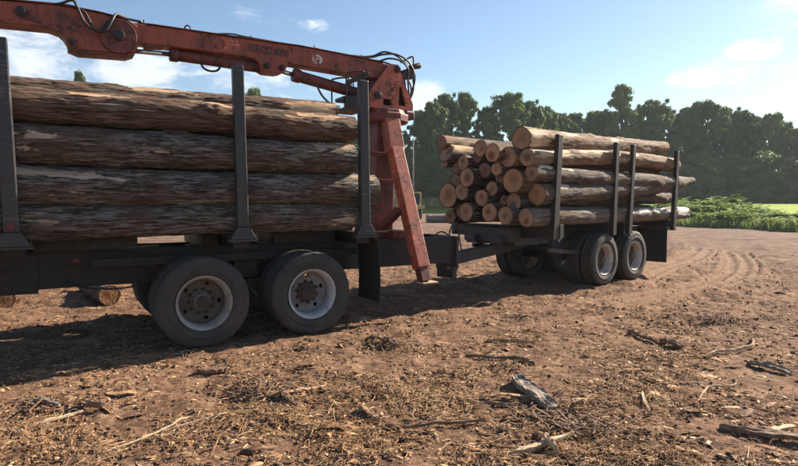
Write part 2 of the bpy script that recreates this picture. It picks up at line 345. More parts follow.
def soil_mat():
    m, nt, b = new_mat('trampled_reddish_soil', 0.95, 0, 0.12)
    v = coords(nt, (1, 1, 1), False)
    nb = noise(nt, v, 0.45, 5, 0.6); nm = noise(nt, v, 2.3, 6, 0.65); nf = noise(nt, v, 16, 6, 0.7); nx = noise(nt, v, 70, 4, 0.7)
    vr = nd(nt, 'ShaderNodeMapping', {'Vector': v, 'Rotation': (0, 0, R(-14)), 'Scale': (0.5, 3.4, 1)}).outputs[0]
    ns = noise(nt, vr, 1.6, 6, 0.65, 0.4)
    col = ramp(nt, nm, [(0.30, (0.105, 0.056, 0.036)), (0.52, (0.235, 0.134, 0.083)), (0.72, (0.345, 0.212, 0.132))])
    col = mix(nt, ramp(nt, ns, [(0.36, 0.65), (0.50, 0.0)]), col, (0.080, 0.048, 0.034))
    col = mix(nt, ramp(nt, mth(nt, 'ADD', mth(nt, 'MULTIPLY', nb, 0.6), mth(nt, 'MULTIPLY', nm, 0.4)), [(0.52, 0.0), (0.66, 0.75)]), col, (0.40, 0.245, 0.15))
    col = mix(nt, ramp(nt, nf, [(0.36, 0.8), (0.5, 0.0)]), col, (0.055, 0.032, 0.022))
    col = mix(nt, ramp(nt, nf, [(0.58, 0.0), (0.74, 0.7)]), col, (0.44, 0.31, 0.205))
    vo = nd(nt, 'ShaderNodeTexVoronoi', {'Vector': v, 'Scale': 42.0, 'Randomness': 1.0})
    sp = nd(nt, 'ShaderNodeSeparateColor', {0: vo.outputs['Color']})
    chip = mth(nt, 'MULTIPLY', mth(nt, 'GREATER_THAN', sp.outputs[0], 0.84), mth(nt, 'LESS_THAN', vo.outputs['Distance'], 0.42))
    col = mix(nt, mth(nt, 'MULTIPLY', chip, 0.75), col, mix(nt, sp.outputs[1], (0.42, 0.29, 0.18), (0.20, 0.115, 0.075)))
    vl = nd(nt, 'ShaderNodeMapping', {'Vector': v, 'Rotation': (0, 0, R(-14)), 'Scale': (0.45, 1.7, 1)}).outputs[0]
    nl = noise(nt, vl, 1.0, 7, 0.72, 0.5)
    fr = nd(nt, 'ShaderNodeAttribute', attribute_name='far').outputs['Fac']
    col = mix(nt, mth(nt, 'MULTIPLY', ramp(nt, nl, [(0.42, 1.0), (0.53, 0.0)]), mth(nt, 'ADD', mth(nt, 'MULTIPLY', fr, .6), .25)), col, (0.085, 0.052, 0.038))
    tr = nd(nt, 'ShaderNodeAttribute', attribute_name='track').outputs['Fac']
    col = mix(nt, mth(nt, 'MULTIPLY', tr, 0.9, True), col, mix(nt, nf, (0.19, 0.112, 0.070), (0.31, 0.19, 0.12)))
    vf = mth(nt, 'MULTIPLY', nd(nt, 'ShaderNodeAttribute', attribute_name='far').outputs['Fac'], 0.70)
    col = mix(nt, vf, col, ramp(nt, mth(nt, 'ADD', mth(nt, 'MULTIPLY', nl, .65), mth(nt, 'MULTIPLY', nf, .35)), [(.40, (0.080, 0.053, 0.041)), (.60, (0.235, 0.162, 0.123))]))
    nt.links.new(col, b.inputs['Base Color'])
    h = mth(nt, 'ADD', mth(nt, 'MULTIPLY', nf, 0.7), mth(nt, 'MULTIPLY', nx, 0.25))
    bump(nt, b, mth(nt, 'ADD', h, mth(nt, 'MULTIPLY', ns, 0.3)), 0.9, 0.05)
    return m
M_soil = soil_mat()

def scatter_mat(name, stops, rough=0.85):
    """per-piece tint comes from the 'tint' attribute"""
    m, nt, b = new_mat(name, rough, 0, 0.2)
    at = nd(nt, 'ShaderNodeAttribute', attribute_name='tint').outputs['Fac']
    col = ramp(nt, at, stops)
    n = noise(nt, coords(nt, (1, 1, 1), False), 40, 4, 0.6)
    col = mix(nt, ramp(nt, n, [(0.35, 0.4), (0.6, 0.0)]), col, (0.09, 0.055, 0.035))
    nt.links.new(col, b.inputs['Base Color']); return m
M_chip = scatter_mat('wood_chip_mix', [(0.0, (0.075, 0.042, 0.028)), (0.40, (0.21, 0.115, 0.068)), (0.72, (0.43, 0.26, 0.145)), (1.0, (0.68, 0.50, 0.31))])
M_fibre = scatter_mat('bark_fibre_mix', [(0.0, (0.12, 0.062, 0.036)), (0.35, (0.28, 0.155, 0.080)), (0.75, (0.49, 0.305, 0.16)), (1.0, (0.72, 0.53, 0.32))])
M_clod = scatter_mat('soil_clod', [(0.0, (0.065, 0.037, 0.026)), (0.6, (0.15, 0.088, 0.058)), (1.0, (0.24, 0.145, 0.095))], 0.95)

def strip_mat(name, a, b_, f=30.0):
    m, nt, b = new_mat(name, 0.8, 0, 0.25)
    n = noise(nt, coords(nt, (2.5, f, f)), 1.0, 7, 0.65, 0.6)
    nt.links.new(ramp(nt, n, [(0.36, a), (0.64, b_)]), b.inputs['Base Color']); bump(nt, b, n, 0.6, 0.01); return m
M_sgrey = strip_mat('weathered_grey_wood', (0.10, 0.076, 0.060), (0.34, 0.28, 0.225))
M_stan = strip_mat('tan_inner_bark', (0.24, 0.13, 0.065), (0.52, 0.35, 0.20))
M_sbrown = strip_mat('dark_bark_strip', (0.095, 0.056, 0.038), (0.28, 0.175, 0.115))
M_peel = strip_mat('dry_straw_coloured_peelings', (0.20, 0.12, 0.065), (0.46, 0.32, 0.18))
M_spale = strip_mat('pale_splintered_wood', (0.33, 0.22, 0.135), (0.60, 0.46, 0.31))

def leaf_mat(name, a, b_, trans=0.3, nscale=0.5):
    m, nt, b = new_mat(name, 0.6, 0, 0.25)
    v = coords(nt); n = noise(nt, v, nscale, 3, 0.6); n2 = noise(nt, v, nscale * 14, 2, 0.5)
    oi = nt.nodes.new('ShaderNodeObjectInfo')
    f = mth(nt, 'ADD', mth(nt, 'MULTIPLY', n, 0.6), mth(nt, 'ADD', mth(nt, 'MULTIPLY', n2, 0.3), mth(nt, 'MULTIPLY', mth(nt, 'SUBTRACT', oi.outputs['Random'], 0.35), 0.22)))
    col = ramp(nt, f, [(0.28, a), (0.66, b_)])
    nt.links.new(col, b.inputs['Base Color'])
    tl = nd(nt, 'ShaderNodeBsdfTranslucent', {'Color': mix(nt, 0.5, col, (0.12, 0.16, 0.02))})
    mx = nd(nt, 'ShaderNodeMixShader', {0: trans, 1: b.outputs[0], 2: tl.outputs[0]})
    out = [n for n in nt.nodes if n.type == 'OUTPUT_MATERIAL'][0]; nt.links.new(mx.outputs[0], out.inputs[0]); return m
M_leaf = leaf_mat('dark_green_tree_leaves', (0.044, 0.080, 0.030), (0.155, 0.225, 0.074), 0.33, 0.5)
M_weed = leaf_mat('bright_weed_leaves', (0.14, 0.22, 0.060), (0.36, 0.47, 0.15), 0.42, 1.2)
M_grass = leaf_mat('roadside_grass_blades', (0.17, 0.24, 0.085), (0.42, 0.47, 0.20), 0.45, 0.6)
m_, nt_, b_ = new_mat('bright_crop_green', 0.9, 0, 0.1)
v_ = coords(nt_, (0.05, 0.35, 1), False); n_ = noise(nt_, v_, 1.0, 5, 0.6)
nt_.links.new(ramp(nt_, n_, [(0.35, (0.20, 0.29, 0.045)), (0.65, (0.33, 0.41, 0.075))]), b_.inputs['Base Color'])
bump(nt_, b_, noise(nt_, coords(nt_, (1, 1, 1), False), 3.0, 5, 0.7), 0.8, 0.3)
M_crop = m_
M_trunk = strip_mat('tree_trunk_bark', (0.03, 0.022, 0.017), (0.10, 0.08, 0.065), 4.0)

# ------------------------------------------------------------------ frames of the two vehicles
A_O, A_T = (-2.202, 6.489), 0.534
B_O, B_T = (4.128, 11.432), 0.7265
def fw(F, u, y, z=0.0):
    (ox, oy), t = F
    return Vector((ox + u * math.cos(t) - y * math.sin(t), oy + u * math.sin(t) + y * math.cos(t), z))
FA, FB = (A_O, A_T), (B_O, B_T)

# ------------------------------------------------------------------ ground
def polydist(x, y, P):
    best = np.full(np.shape(x), 1e9); sgn = np.zeros(np.shape(x))
    for (ax, ay), (bx, by) in zip(P[:-1], P[1:]):
        dx, dy = bx - ax, by - ay; L2 = dx * dx + dy * dy
        t = np.clip(((x - ax) * dx + (y - ay) * dy) / L2, 0, 1)
        ex, ey = x - ax - t * dx, y - ay - t * dy; d = np.hypot(ex, ey)
        s = np.sign(dx * ey - dy * ex)
        k = d < best; best = np.where(k, d, best); sgn = np.where(k, s, sgn)
    return best * sgn
def spl(P, k=5): return [(p.x, p.y) for p in smooth_path([Vector((a, b, 0)) for a, b in P], k)]
TRACKS = [(spl([(13.27, 24.1), (11.34, 19.7), (9.83, 16.6), (8.53, 14.34), (7.53, 12.91), (6.72, 11.94), (6.03, 11.29), (5.54, 10.9), (4.69, 10.27), (3.4, 9.4)]), .46),
          (spl([(15.2, 31.0), (13.92, 27.99), (12.55, 24.56), (10.9, 20.6), (9.53, 18.25), (8.41, 16.61), (7.27, 15.21), (5.99, 13.72), (4.9, 12.2)]), .55)]
PADS = []
for F in (FA, FB):
    for u in (0, 1.28):
        for y in (.14, .46, 1.94, 2.26): p = fw(F, u, y); PADS.append((p.x, p.y))
def ground_h(x, y, track=False):
    x = np.asarray(x, float); y = np.asarray(y, float)
    d = np.hypot(x, y); nearf = 1 - sstep(26, 45, d)
    h = 0.035 * fbm(x * .22, y * .22, 0, 2, 3)
    h = h + nearf * 0.020 * fbm(x * 1.0, y * 1.0, 0, 3, 5)
    a = x * math.cos(R(14)) + y * math.sin(R(14)); b = -x * math.sin(R(14)) + y * math.cos(R(14))
    h = h + nearf * sstep(5.0, 9, y) * 0.055 * fbm(a * .5, b * 2.8, 0, 4, 9, .65)
    h = h + nearf * sstep(8, 12, y) * 0.060 * fbm(a * .35, b * 1.2, 0, 3, 70, .6)
    f2 = 1 - sstep(14, 24, d)
    cl = fbm(x * 4.2, y * 4.2, 0, 3, 14)
    h = h + f2 * (0.024 * np.maximum(cl, -.3) + 0.014 * np.maximum(fbm(x * 10, y * 10, 0, 2, 20), -.15))
    h = h + nearf * sstep(6, 10, y) * 0.030 * np.maximum(fbm(a * 2.2, b * 5.0, 0, 3, 60, .6), -.2)
    # shallow wheel ruts left by the truck, parallel to it, and chewed-up ground in front of it
    ux = (x - A_O[0]) * math.cos(A_T) + (y - A_O[1]) * math.sin(A_T); vy = -(x - A_O[0]) * math.sin(A_T) + (y - A_O[1]) * math.cos(A_T)
    h = h - 0.02 * np.exp(-((vy - .3) / .3) ** 2) + 0.014 * np.exp(-((vy + .12) / .12) ** 2) * (1 + fbm(x * 3, y * 3, 0, 2, 40))
    chew = np.exp(-(((x + .9) / 1.6) ** 2 + ((y - 5.0) / 1.0) ** 2)) + .7 * np.exp(-(((x - 1.1) / .8) ** 2 + ((y - 4.4) / .7) ** 2))
    h = h + chew * 0.035 * fbm(x * 2.8, y * 2.8, 0, 3, 44)
    tk = np.zeros_like(x)
    for P, w in TRACKS:
        D = polydist(x, y, P); s = np.abs(D)
        ins = 1 - sstep(w * .85, w * 1.0, s)
        h = h * (1 - .7 * ins) + ins * (-0.022 + 0.036 * np.cos(2 * math.pi * D / (w * 2 / 3.0)))
        h = h + 0.035 * np.exp(-((s - w * 1.02) / .07) ** 2)
        tk = np.maximum(tk, ins * (.25 + .75 * sstep(.1, .7, np.cos(2 * math.pi * D / (w * 2 / 3.0)))) + .9 * np.exp(-((s - w * 1.02) / .08) ** 2))
    for px, py in PADS:
        w = np.exp(-(((x - px) ** 2 + (y - py) ** 2) / .34 ** 2) ** 2); h = h * (1 - w) + w * 0.003
    return (h, tk) if track else h
def axis(segs):
    out = [segs[0][0]]
    for a, b, n in segs: out += list(np.linspace(a, b, n + 1)[1:])
    return np.array(out)
gx = np.concatenate([-np.geomspace(420, 6.5, 50), np.linspace(-6.3, 11, 800), np.geomspace(11.1, 420, 130)])
gy = np.concatenate([-np.geomspace(150, 1, 24), np.linspace(-.5, 2.9, 20), np.geomspace(3.0, 40, 470), np.geomspace(41, 640, 60)])
X, Y = np.meshgrid(gx, gy); nx, ny = len(gx), len(gy)
Hh, TK = ground_h(X.ravel(), Y.ravel(), True)
idx = np.arange(nx * ny).reshape(ny, nx)
Fq = np.stack([idx[:-1, :-1], idx[:-1, 1:], idx[1:, 1:], idx[1:, :-1]], -1).reshape(-1, 4)
dd = np.hypot(X.ravel(), Y.ravel())
obj('ground', np_mesh('ground', np.stack([X.ravel(), Y.ravel(), Hh], 1), Fq, True, {'track': TK, 'far': sstep(9, 30, dd)}), M_soil, kind='structure')

# field beyond the yard, rising gently
EDGE = spl([(75, 10), (40, 22), (29, 27.5), (22.6, 31.2), (21.0, 35.4), (19.3, 39.5), (15.5, 52), (10, 74), (4.5, 83), (-20, 88), (-70, 80), (-140, 40)], 8)
V = []; ks = [1.0, 1.02, 1.1, 1.25, 1.45, 1.75, 2.1, 2.6, 3.4, 5]
def field_z(x, y):
    d = math.hypot(x, y); t = min(max((d - 34) / (105 - 34), 0), 1); return 0.012 + 1.25 * t * t * (3 - 2 * t)
for k in ks:
    for (ex, ey) in EDGE:
        x, y = ex * k, ey * k; V.append((x, y, field_z(x, y) if k > 1 else -0.12))
n = len(EDGE)
obj('field', np_mesh('field', V, np.array([(i * n + j, i * n + j + 1, (i + 1) * n + j + 1, (i + 1) * n + j) for i in range(len(ks) - 1) for j in range(n - 1)])[:, ::-1], True), M_crop, kind='structure')

# ------------------------------------------------------------------ trees
def leaf_cloud(rs, centres, radii, per, size, flat=0.75, up=0.25, aspect=0.62):
    """leaf-sized four-cornered faces spread through the shells of many clumps"""
    C = np.repeat(np.array(centres), per, 0); Rr = np.repeat(np.array(radii), per)
    n = len(C); D = rs.normal(size=(n, 3)); D /= np.linalg.norm(D, axis=1)[:, None]
    rad = Rr * (0.25 + 0.80 * rs.rand(n) ** 0.9 + .65 * rs.rand(n) ** 4)
    P = C + D * rad[:, None] * np.array([1, 1, flat])
    Nn = D * .55 + rs.normal(size=(n, 3)) * .62 + np.array([0, 0, up]); Nn /= np.linalg.norm(Nn, axis=1)[:, None]
    T = np.cross(Nn, rs.normal(size=(n, 3))); T /= np.linalg.norm(T, axis=1)[:, None]; Bt = np.cross(Nn, T)
    s = size * (.55 + .9 * rs.rand(n))[:, None]
    Q = np.stack([P - T * s, P + Bt * s * aspect - Nn * s * .15, P + T * s, P - Bt * s * aspect - Nn * s * .15], 1)
    return Q.reshape(-1, 3), np.arange(4 * n).reshape(n, 4)
def limb_mesh(name, segs):
    b = MB()
    for p0, p1, r0, r1 in segs: b.cyl(p0, p1, r0, r1, 7, False)
    return b.mesh(name)
def tree_variant(seed, slim, low):
    """unit tree: height 1, crown half-width about 0.27"""
    rs = np.random.RandomState(seed); cs, rr = [], []; segs = []
    top = Vector((rs.normal() * .02, rs.normal() * .02, .80)); segs.append((Vector((0, 0, -.03)), top * .5, .026, .019)); segs.append((top * .5, top, .019, .007))
    nl_ = 22 if slim else 30
    for i in range(nl_):
        t = (i + rs.rand()) / nl_; t = t ** .8
        prof = (math.sin(math.pi * min(1, (t * .84 + .12))) ** .7) * (0.235 if not slim else .16)
        a = i * 2.4 + rs.normal() * .5; q = .25 + .75 * rs.rand() ** .5
        lr = (.078 + .055 * rs.rand()) * (1.15 - .42 * t)
        lc = np.array([math.cos(a) * prof * q, math.sin(a) * prof * q, min(low + (1 - low) * t, 1.0 - lr * .9)])
        z0 = max(.10, min(lc[2] * .7, .72)); segs.append((Vector((0, 0, z0)), Vector(lc), .010, .003))
        for k in range(15):
            dd_ = rs.normal(size=3); dd_ /= np.linalg.norm(dd_); dd_[2] = dd_[2] * .8 + .15
            c = lc + dd_ * lr * (.55 + .6 * rs.rand()); c[2] = min(c[2], .985); cs.append(c); rr.append((.018 + .022 * rs.rand()))
    V, F = leaf_cloud(rs, cs, rr, 85, .0112)
    return np_mesh('crown', V, F), limb_mesh('trunk', segs)
def bush_variant(seed):
    rs = np.random.RandomState(seed); cs, rr, segs = [], [], []
    for i in range(110):
        t = rs.rand(); a = rs.rand() * 6.283; q = rs.rand() ** .5 * .28 * (1 - .75 * t ** 2.5)
        cs.append(np.array([math.cos(a) * q, math.sin(a) * q, .02 + .9 * t])); rr.append(.05 + .05 * rs.rand())
        if i % 9 == 0: segs.append((Vector((0, 0, -.02)), Vector(cs[-1]), .012, .004))
    V, F = leaf_cloud(rs, cs, rr, 120, .016)
    return np_mesh('crown', V, F), limb_mesh('trunk', segs)
TV = [tree_variant(101 + i, i in (2, 4), (.10, .06, .14, .03, .12, .05)[i]) for i in range(6)] + [bush_variant(301), bush_variant(302), bush_variant(303)]
for c_, t_ in TV: c_.materials.append(M_leaf); t_.materials.append(M_trunk)
def plant_tree(i, px, ytop, wpx, d, label, group, var, name='broadleaf_tree'):
    x = (px - 399) / 576 * d; zt = 1.676 + (201.5 - ytop) / 576 * d; zb = field_z(x, d)
    Hh_ = (zt - zb) * 1.0; W = wpx / 576 * d
    rs = random.Random(i * 31 + 5)
    e = empty(name, (x, d, zb), rs.random() * 6.28, label, 'tree' if name.endswith('tree') else 'bush', group)
    e.scale = (W / .56 * 1.12, W / .56 * 1.12, Hh_)
    obj('crown', TV[var][0], None, e); obj('trunk', TV[var][1], None, e)
GR_R = 'trees along the far edge of the green field'
GR_L = 'trees behind the trailer and truck'
tl_right = [(620, 87, 38, 108, 2, 'tallest tree of the far line, rising above the rear of the log trailer'),
    (572, 115, 36, 110, 4, 'small pale feathery tree peeking over the log trailer, left of the tallest tree'),
    (598, 113, 42, 112, 1, 'low rounded tree filling the dip left of the tallest tree'),
    (635, 111, 30, 114, 3, 'medium tree tucked against the right shoulder of the tallest tree'),
    (651, 102, 42, 110, 0, 'round-topped tree just right of the tallest tree, above the rear stake of the trailer'),
    (668, 112, 34, 115, 5, 'mid-height tree in the gap right of the rear trailer stake'),
    (685, 109, 34, 112, 1, 'dense dark tree on the left flank of the widest tree'),
    (702, 103, 48, 110, 3, 'widest dark tree of the far line, above the roadside weeds'),
    (724, 110, 38, 112, 0, 'dark tree on the right shoulder of the widest tree'),
    (741, 112, 34, 110, 5, 'tree with a bumpy top above the end of the roadside weeds'),
    (755, 121, 30, 116, 2, 'slim tree in the notch above the bright green field'),
    (767, 115, 34, 111, 1, 'pointed tree above the bright green field near the right edge'),
    (781, 124, 30, 112, 4, 'lower tree near the right edge above the bright green field'),
    (797, 129, 32, 110, 3, 'tree cut by the right edge of the photo, lowest of that end'),
    (818, 121, 40, 112, 0, 'tree just beyond the right edge of the view'), (842, 118, 44, 112, 5, 'outermost tree beyond the right edge of the view')]
tl_left = [(420, 112, 30, 95, 3, 'tree beside the crane mast, partly behind the hoses'),
    (434, 104, 32, 92, 5, 'dark tree above the grey pole right of the crane leg'),
    (446, 96, 34, 95, 0, 'tall bushy tree above the left end of the trailer logs'),
    (465, 95, 36, 97, 2, 'tall loose tree directly above the top left trailer log'),
    (487, 108, 30, 100, 1, 'lower tree in the dip between the two tall groups over the trailer logs'),
    (509, 95, 50, 96, 3, 'broad round tree above the middle of the trailer log ends'),
    (529, 103, 34, 98, 0, 'tree on the right shoulder of the broad round tree'),
    (543, 108, 34, 102, 5, 'low tree above the highest trailer log'),
    (558, 115, 36, 105, 1, 'small low tree above the front stake of the trailer')]
for k, (px, yt, w, d, v, lab) in enumerate(tl_right): plant_tree(k, px, yt, w, d, lab, GR_R, v)
for k, (px, yt, w, d, v, lab) in enumerate(tl_left): plant_tree(k + 40, px, yt, w, d, lab, GR_L, v)
tl_behind = [(84, 75, 20, 90, 4, 'tree whose tip shows over the left half of the truck load'), (254, 91, 30, 92, 5, 'tree top showing behind the middle stake of the truck'),
    (136, 90, 18, 90, 2, 'tree with a thin tip over the truck load, between the two left stakes'), (171, 94, 18, 90, 2, 'tree with a low tip over the truck load, left of the middle stake')]
for k, (px, yt, w, d, v, lab) in enumerate(tl_behind): plant_tree(k + 60, px, yt, w, d, lab, GR_L, v)
for k, px in enumerate((5, 60, 115, 200, 300, 345, 385)): plant_tree(k + 70, px, 112 + (k * 7) % 9, 44, 94, 'dark tree hidden behind the log truck', GR_L, k % 6)
UR = ['under the small feathery tree over the trailer', 'between the feathery tree and the tallest tree', 'at the left foot of the tallest far tree', 'at the right foot of the tallest far tree', 'behind the two middle stakes of the trailer',
      'under the round-topped tree by the rear stake', 'just right of the rear trailer stake', 'behind the left end of the roadside weeds', 'under the widest dark tree', 'at the right foot of the widest dark tree', 'behind the tallest roadside weed',
      'above the start of the bright field', 'above the middle of the bright field', 'at the right edge above the bright field', 'just beyond the right edge of the view']
for k in range(15):
    px = 545 + k * 20 + random.uniform(-4, 4)
    plant_tree(k + 90, px, 158 + random.uniform(-9, 9), 44, 104 + random.uniform(-1, 2), 'dark undergrowth bush ' + UR[k], 'undergrowth below the tree lines', 6 + k % 3, 'undergrowth_bush')
UL = ['behind the crane mast', 'behind the upper part of the crane leg', 'behind the yellow loader', 'just right of the grey pole', 'at the left edge of the trailer load', 'behind the big left log of the trailer', 'behind the left log ends of the trailer', 'behind the middle log ends of the trailer', 'behind the right log ends of the trailer', 'behind the front stake of the trailer']
for k in range(10):
    px = 385 + k * 17 + random.uniform(-4, 4)
    plant_tree(k + 110, px, 150 + random.uniform(-8, 10), 40, 88.5 + random.uniform(-1, 2), 'dark undergrowth bush ' + UL[k], 'undergrowth below the tree lines', 6 + k % 3, 'undergrowth_bush')

# ------------------------------------------------------------------ roadside weeds and grass
def weed_variant(seed, n_stem, h, spread):
    rs = np.random.RandomState(seed); cs = []; segs = []; Q = []
    for i in range(n_stem):
        a = rs.rand() * 6.283; rad = spread * rs.rand() ** .6
        base = np.array([math.cos(a) * rad * .6, math.sin(a) * rad * .6, -.03])
        tip = np.array([math.cos(a) * rad * 1.15 + rs.normal() * .06, math.sin(a) * rad * 1.15 + rs.normal() * .06, h * (.6 + .45 * rs.rand())])
        segs.append((Vector(base), Vector(tip), .010, .004))
        for j in range(22):
            t = .12 + .9 * rs.rand(); p = base + (tip - base) * min(t, 1)
            az = rs.rand() * 6.283; L = (.10 + .14 * rs.rand()); dr = np.array([math.cos(az), math.sin(az), .25 + .5 * rs.rand()]); dr /= np.linalg.norm(dr)
            sd = np.cross(dr, [0, 0, 1]); sd /= np.linalg.norm(sd); w = L * (.32 + .12 * rs.rand())
            Q.append([p, p + dr * L * .5 + sd * w + [0, 0, .01], p + dr * L - [0, 0, .05], p + dr * L * .5 - sd * w + [0, 0, .01]])
    Q = np.array(Q).reshape(-1, 3)
    return np_mesh('foliage', Q, np.arange(len(Q)).reshape(-1, 4)), limb_mesh('stem', segs)
WV = [weed_variant(5, 26, 1.0, .55), weed_variant(6, 22, 1.0, .5), weed_variant(8, 30, 1.0, .65), weed_variant(9, 20, 1.0, .4)]
for a_, b2 in WV: a_.materials.append(M_weed); b2.materials.append(M_weed)
ed = [Vector((x, y, 0)) for x, y in EDGE]
def edge_at(px):                       # the point of the yard's edge that lies in one direction
    t = (px - 399) / 576.0
    for p, q in zip(ed[:-1], ed[1:]):
        f0, f1 = p.x - t * p.y, q.x - t * q.y
        if f0 * f1 <= 0 and p.y > 0: return p.lerp(q, f0 / (f0 - f1))
    return ed[len(ed) // 2]
rs = np.random.RandomState(77); cs, rr = [], []
for i in range(900):
    a = rs.uniform(-.62, .85); d = rs.uniform(122, 134); cs.append((d * math.tan(a) * .9, d, 1.0 + rs.rand() * 9.5)); rr.append(rs.uniform(1.2, 2.4))
V, F = leaf_cloud(rs, cs, rr, 60, .36)
obj('far_wood', np_mesh('far_wood', V, F), M_leaf, kind='stuff', label='dense dark wood filling the view behind the tree lines')
ORD = ['first', 'second', 'third', 'fourth', 'fifth', 'sixth', 'seventh', 'eighth', 'ninth', 'tenth', 'eleventh', 'twelfth', 'thirteenth', 'fourteenth', 'fifteenth', 'sixteenth', 'seventeenth', 'eighteenth', 'nineteenth', 'twentieth', 'twenty-first']
for row, (x0, x1, st, hh) in enumerate(((672, 812, 8, 0.95), (668, 812, 7.5, 1.25), (664, 768, 7.0, 1.5))):
    for k, px in enumerate(np.arange(x0, x1, st)):
        px_ = px + random.uniform(-3, 3); p = edge_at(px_); kf = 1.03 + row * .085 + random.uniform(0, .03)
        x, y = p.x * kf, p.y * kf
        hgt = hh * random.uniform(.8, 1.15) * (1 if px_ < 745 else .72)
        lab = ORD[k] + ' leafy weed shrub from the trailer in the ' + ('front', 'middle', 'back')[row] + ' row of the overgrown strip'
        if row == 2 and 726 <= px < 733: hgt = 1.95; lab = 'tallest leafy weed shrub of the overgrown strip, sticking up above the others'
        e = empty('weed_shrub', (x, y, field_z(x, y) - .02), random.random() * 6.28, lab, 'shrub', 'weed shrubs along the yard edge')
        s = random.uniform(.9, 1.3) * (1 + .25 * row); e.scale = (s * 1.45, s * 1.45, hgt)
        v = random.randrange(4); obj('foliage', WV[v][0], None, e); obj('stem', WV[v][1], None, e)
def grass_mesh(name, pts, rs, h0, h1, w):
    n = len(pts); P = np.array(pts); a = rs.rand(n) * 6.283; h = h0 + (h1 - h0) * rs.rand(n)
    side = np.stack([np.cos(a), np.sin(a), 0 * a], 1) * w; lean = np.stack([np.cos(a + 1.3), np.sin(a + 1.3), 0 * a], 1) * (h * (.2 + .5 * rs.rand(n)))[:, None]
    up = np.zeros((n, 3)); up[:, 2] = h
    Vv = np.stack([P - side, P + side, P + up * .6 + side * .7 + lean * .35, P + up * .6 - side * .7 + lean * .35, P + up + lean], 1).reshape(-1, 3)
    i = np.arange(n)[:, None] * 5
    return np_mesh(name, Vv, [i + np.array([[0, 1, 2, 3]]), i + np.array([[3, 2, 4]])])
rs = np.random.RandomState(3); pts = []
for i in range(26000):
    px = rs.uniform(655, 870); p = edge_at(px); kf = 1.0 + rs.rand() ** 1.5 * .34; x, y = p.x * kf + rs.normal() * .25, p.y * kf + rs.normal() * .25
    pts.append((x, y, field_z(x, y) - .02))
obj('roadside_grass', grass_mesh('roadside_grass', pts, rs, .15, .65, .016), M_grass, kind='stuff', label='rough green grass and weeds along the edge of the yard')
pts = []
for i in range(9000):
    px = rs.uniform(395, 560); p = edge_at(px); kf = 1.0 + rs.rand() * .1; x, y = p.x * kf + rs.normal() * .4, p.y * kf + rs.normal() * .4
    pts.append((x, y, field_z(x, y) - .02))
obj('field_grass', grass_mesh('field_grass', pts, rs, .6, 1.5, .05), M_grass, kind='stuff', label='tall green grass below the trees behind the trailer')

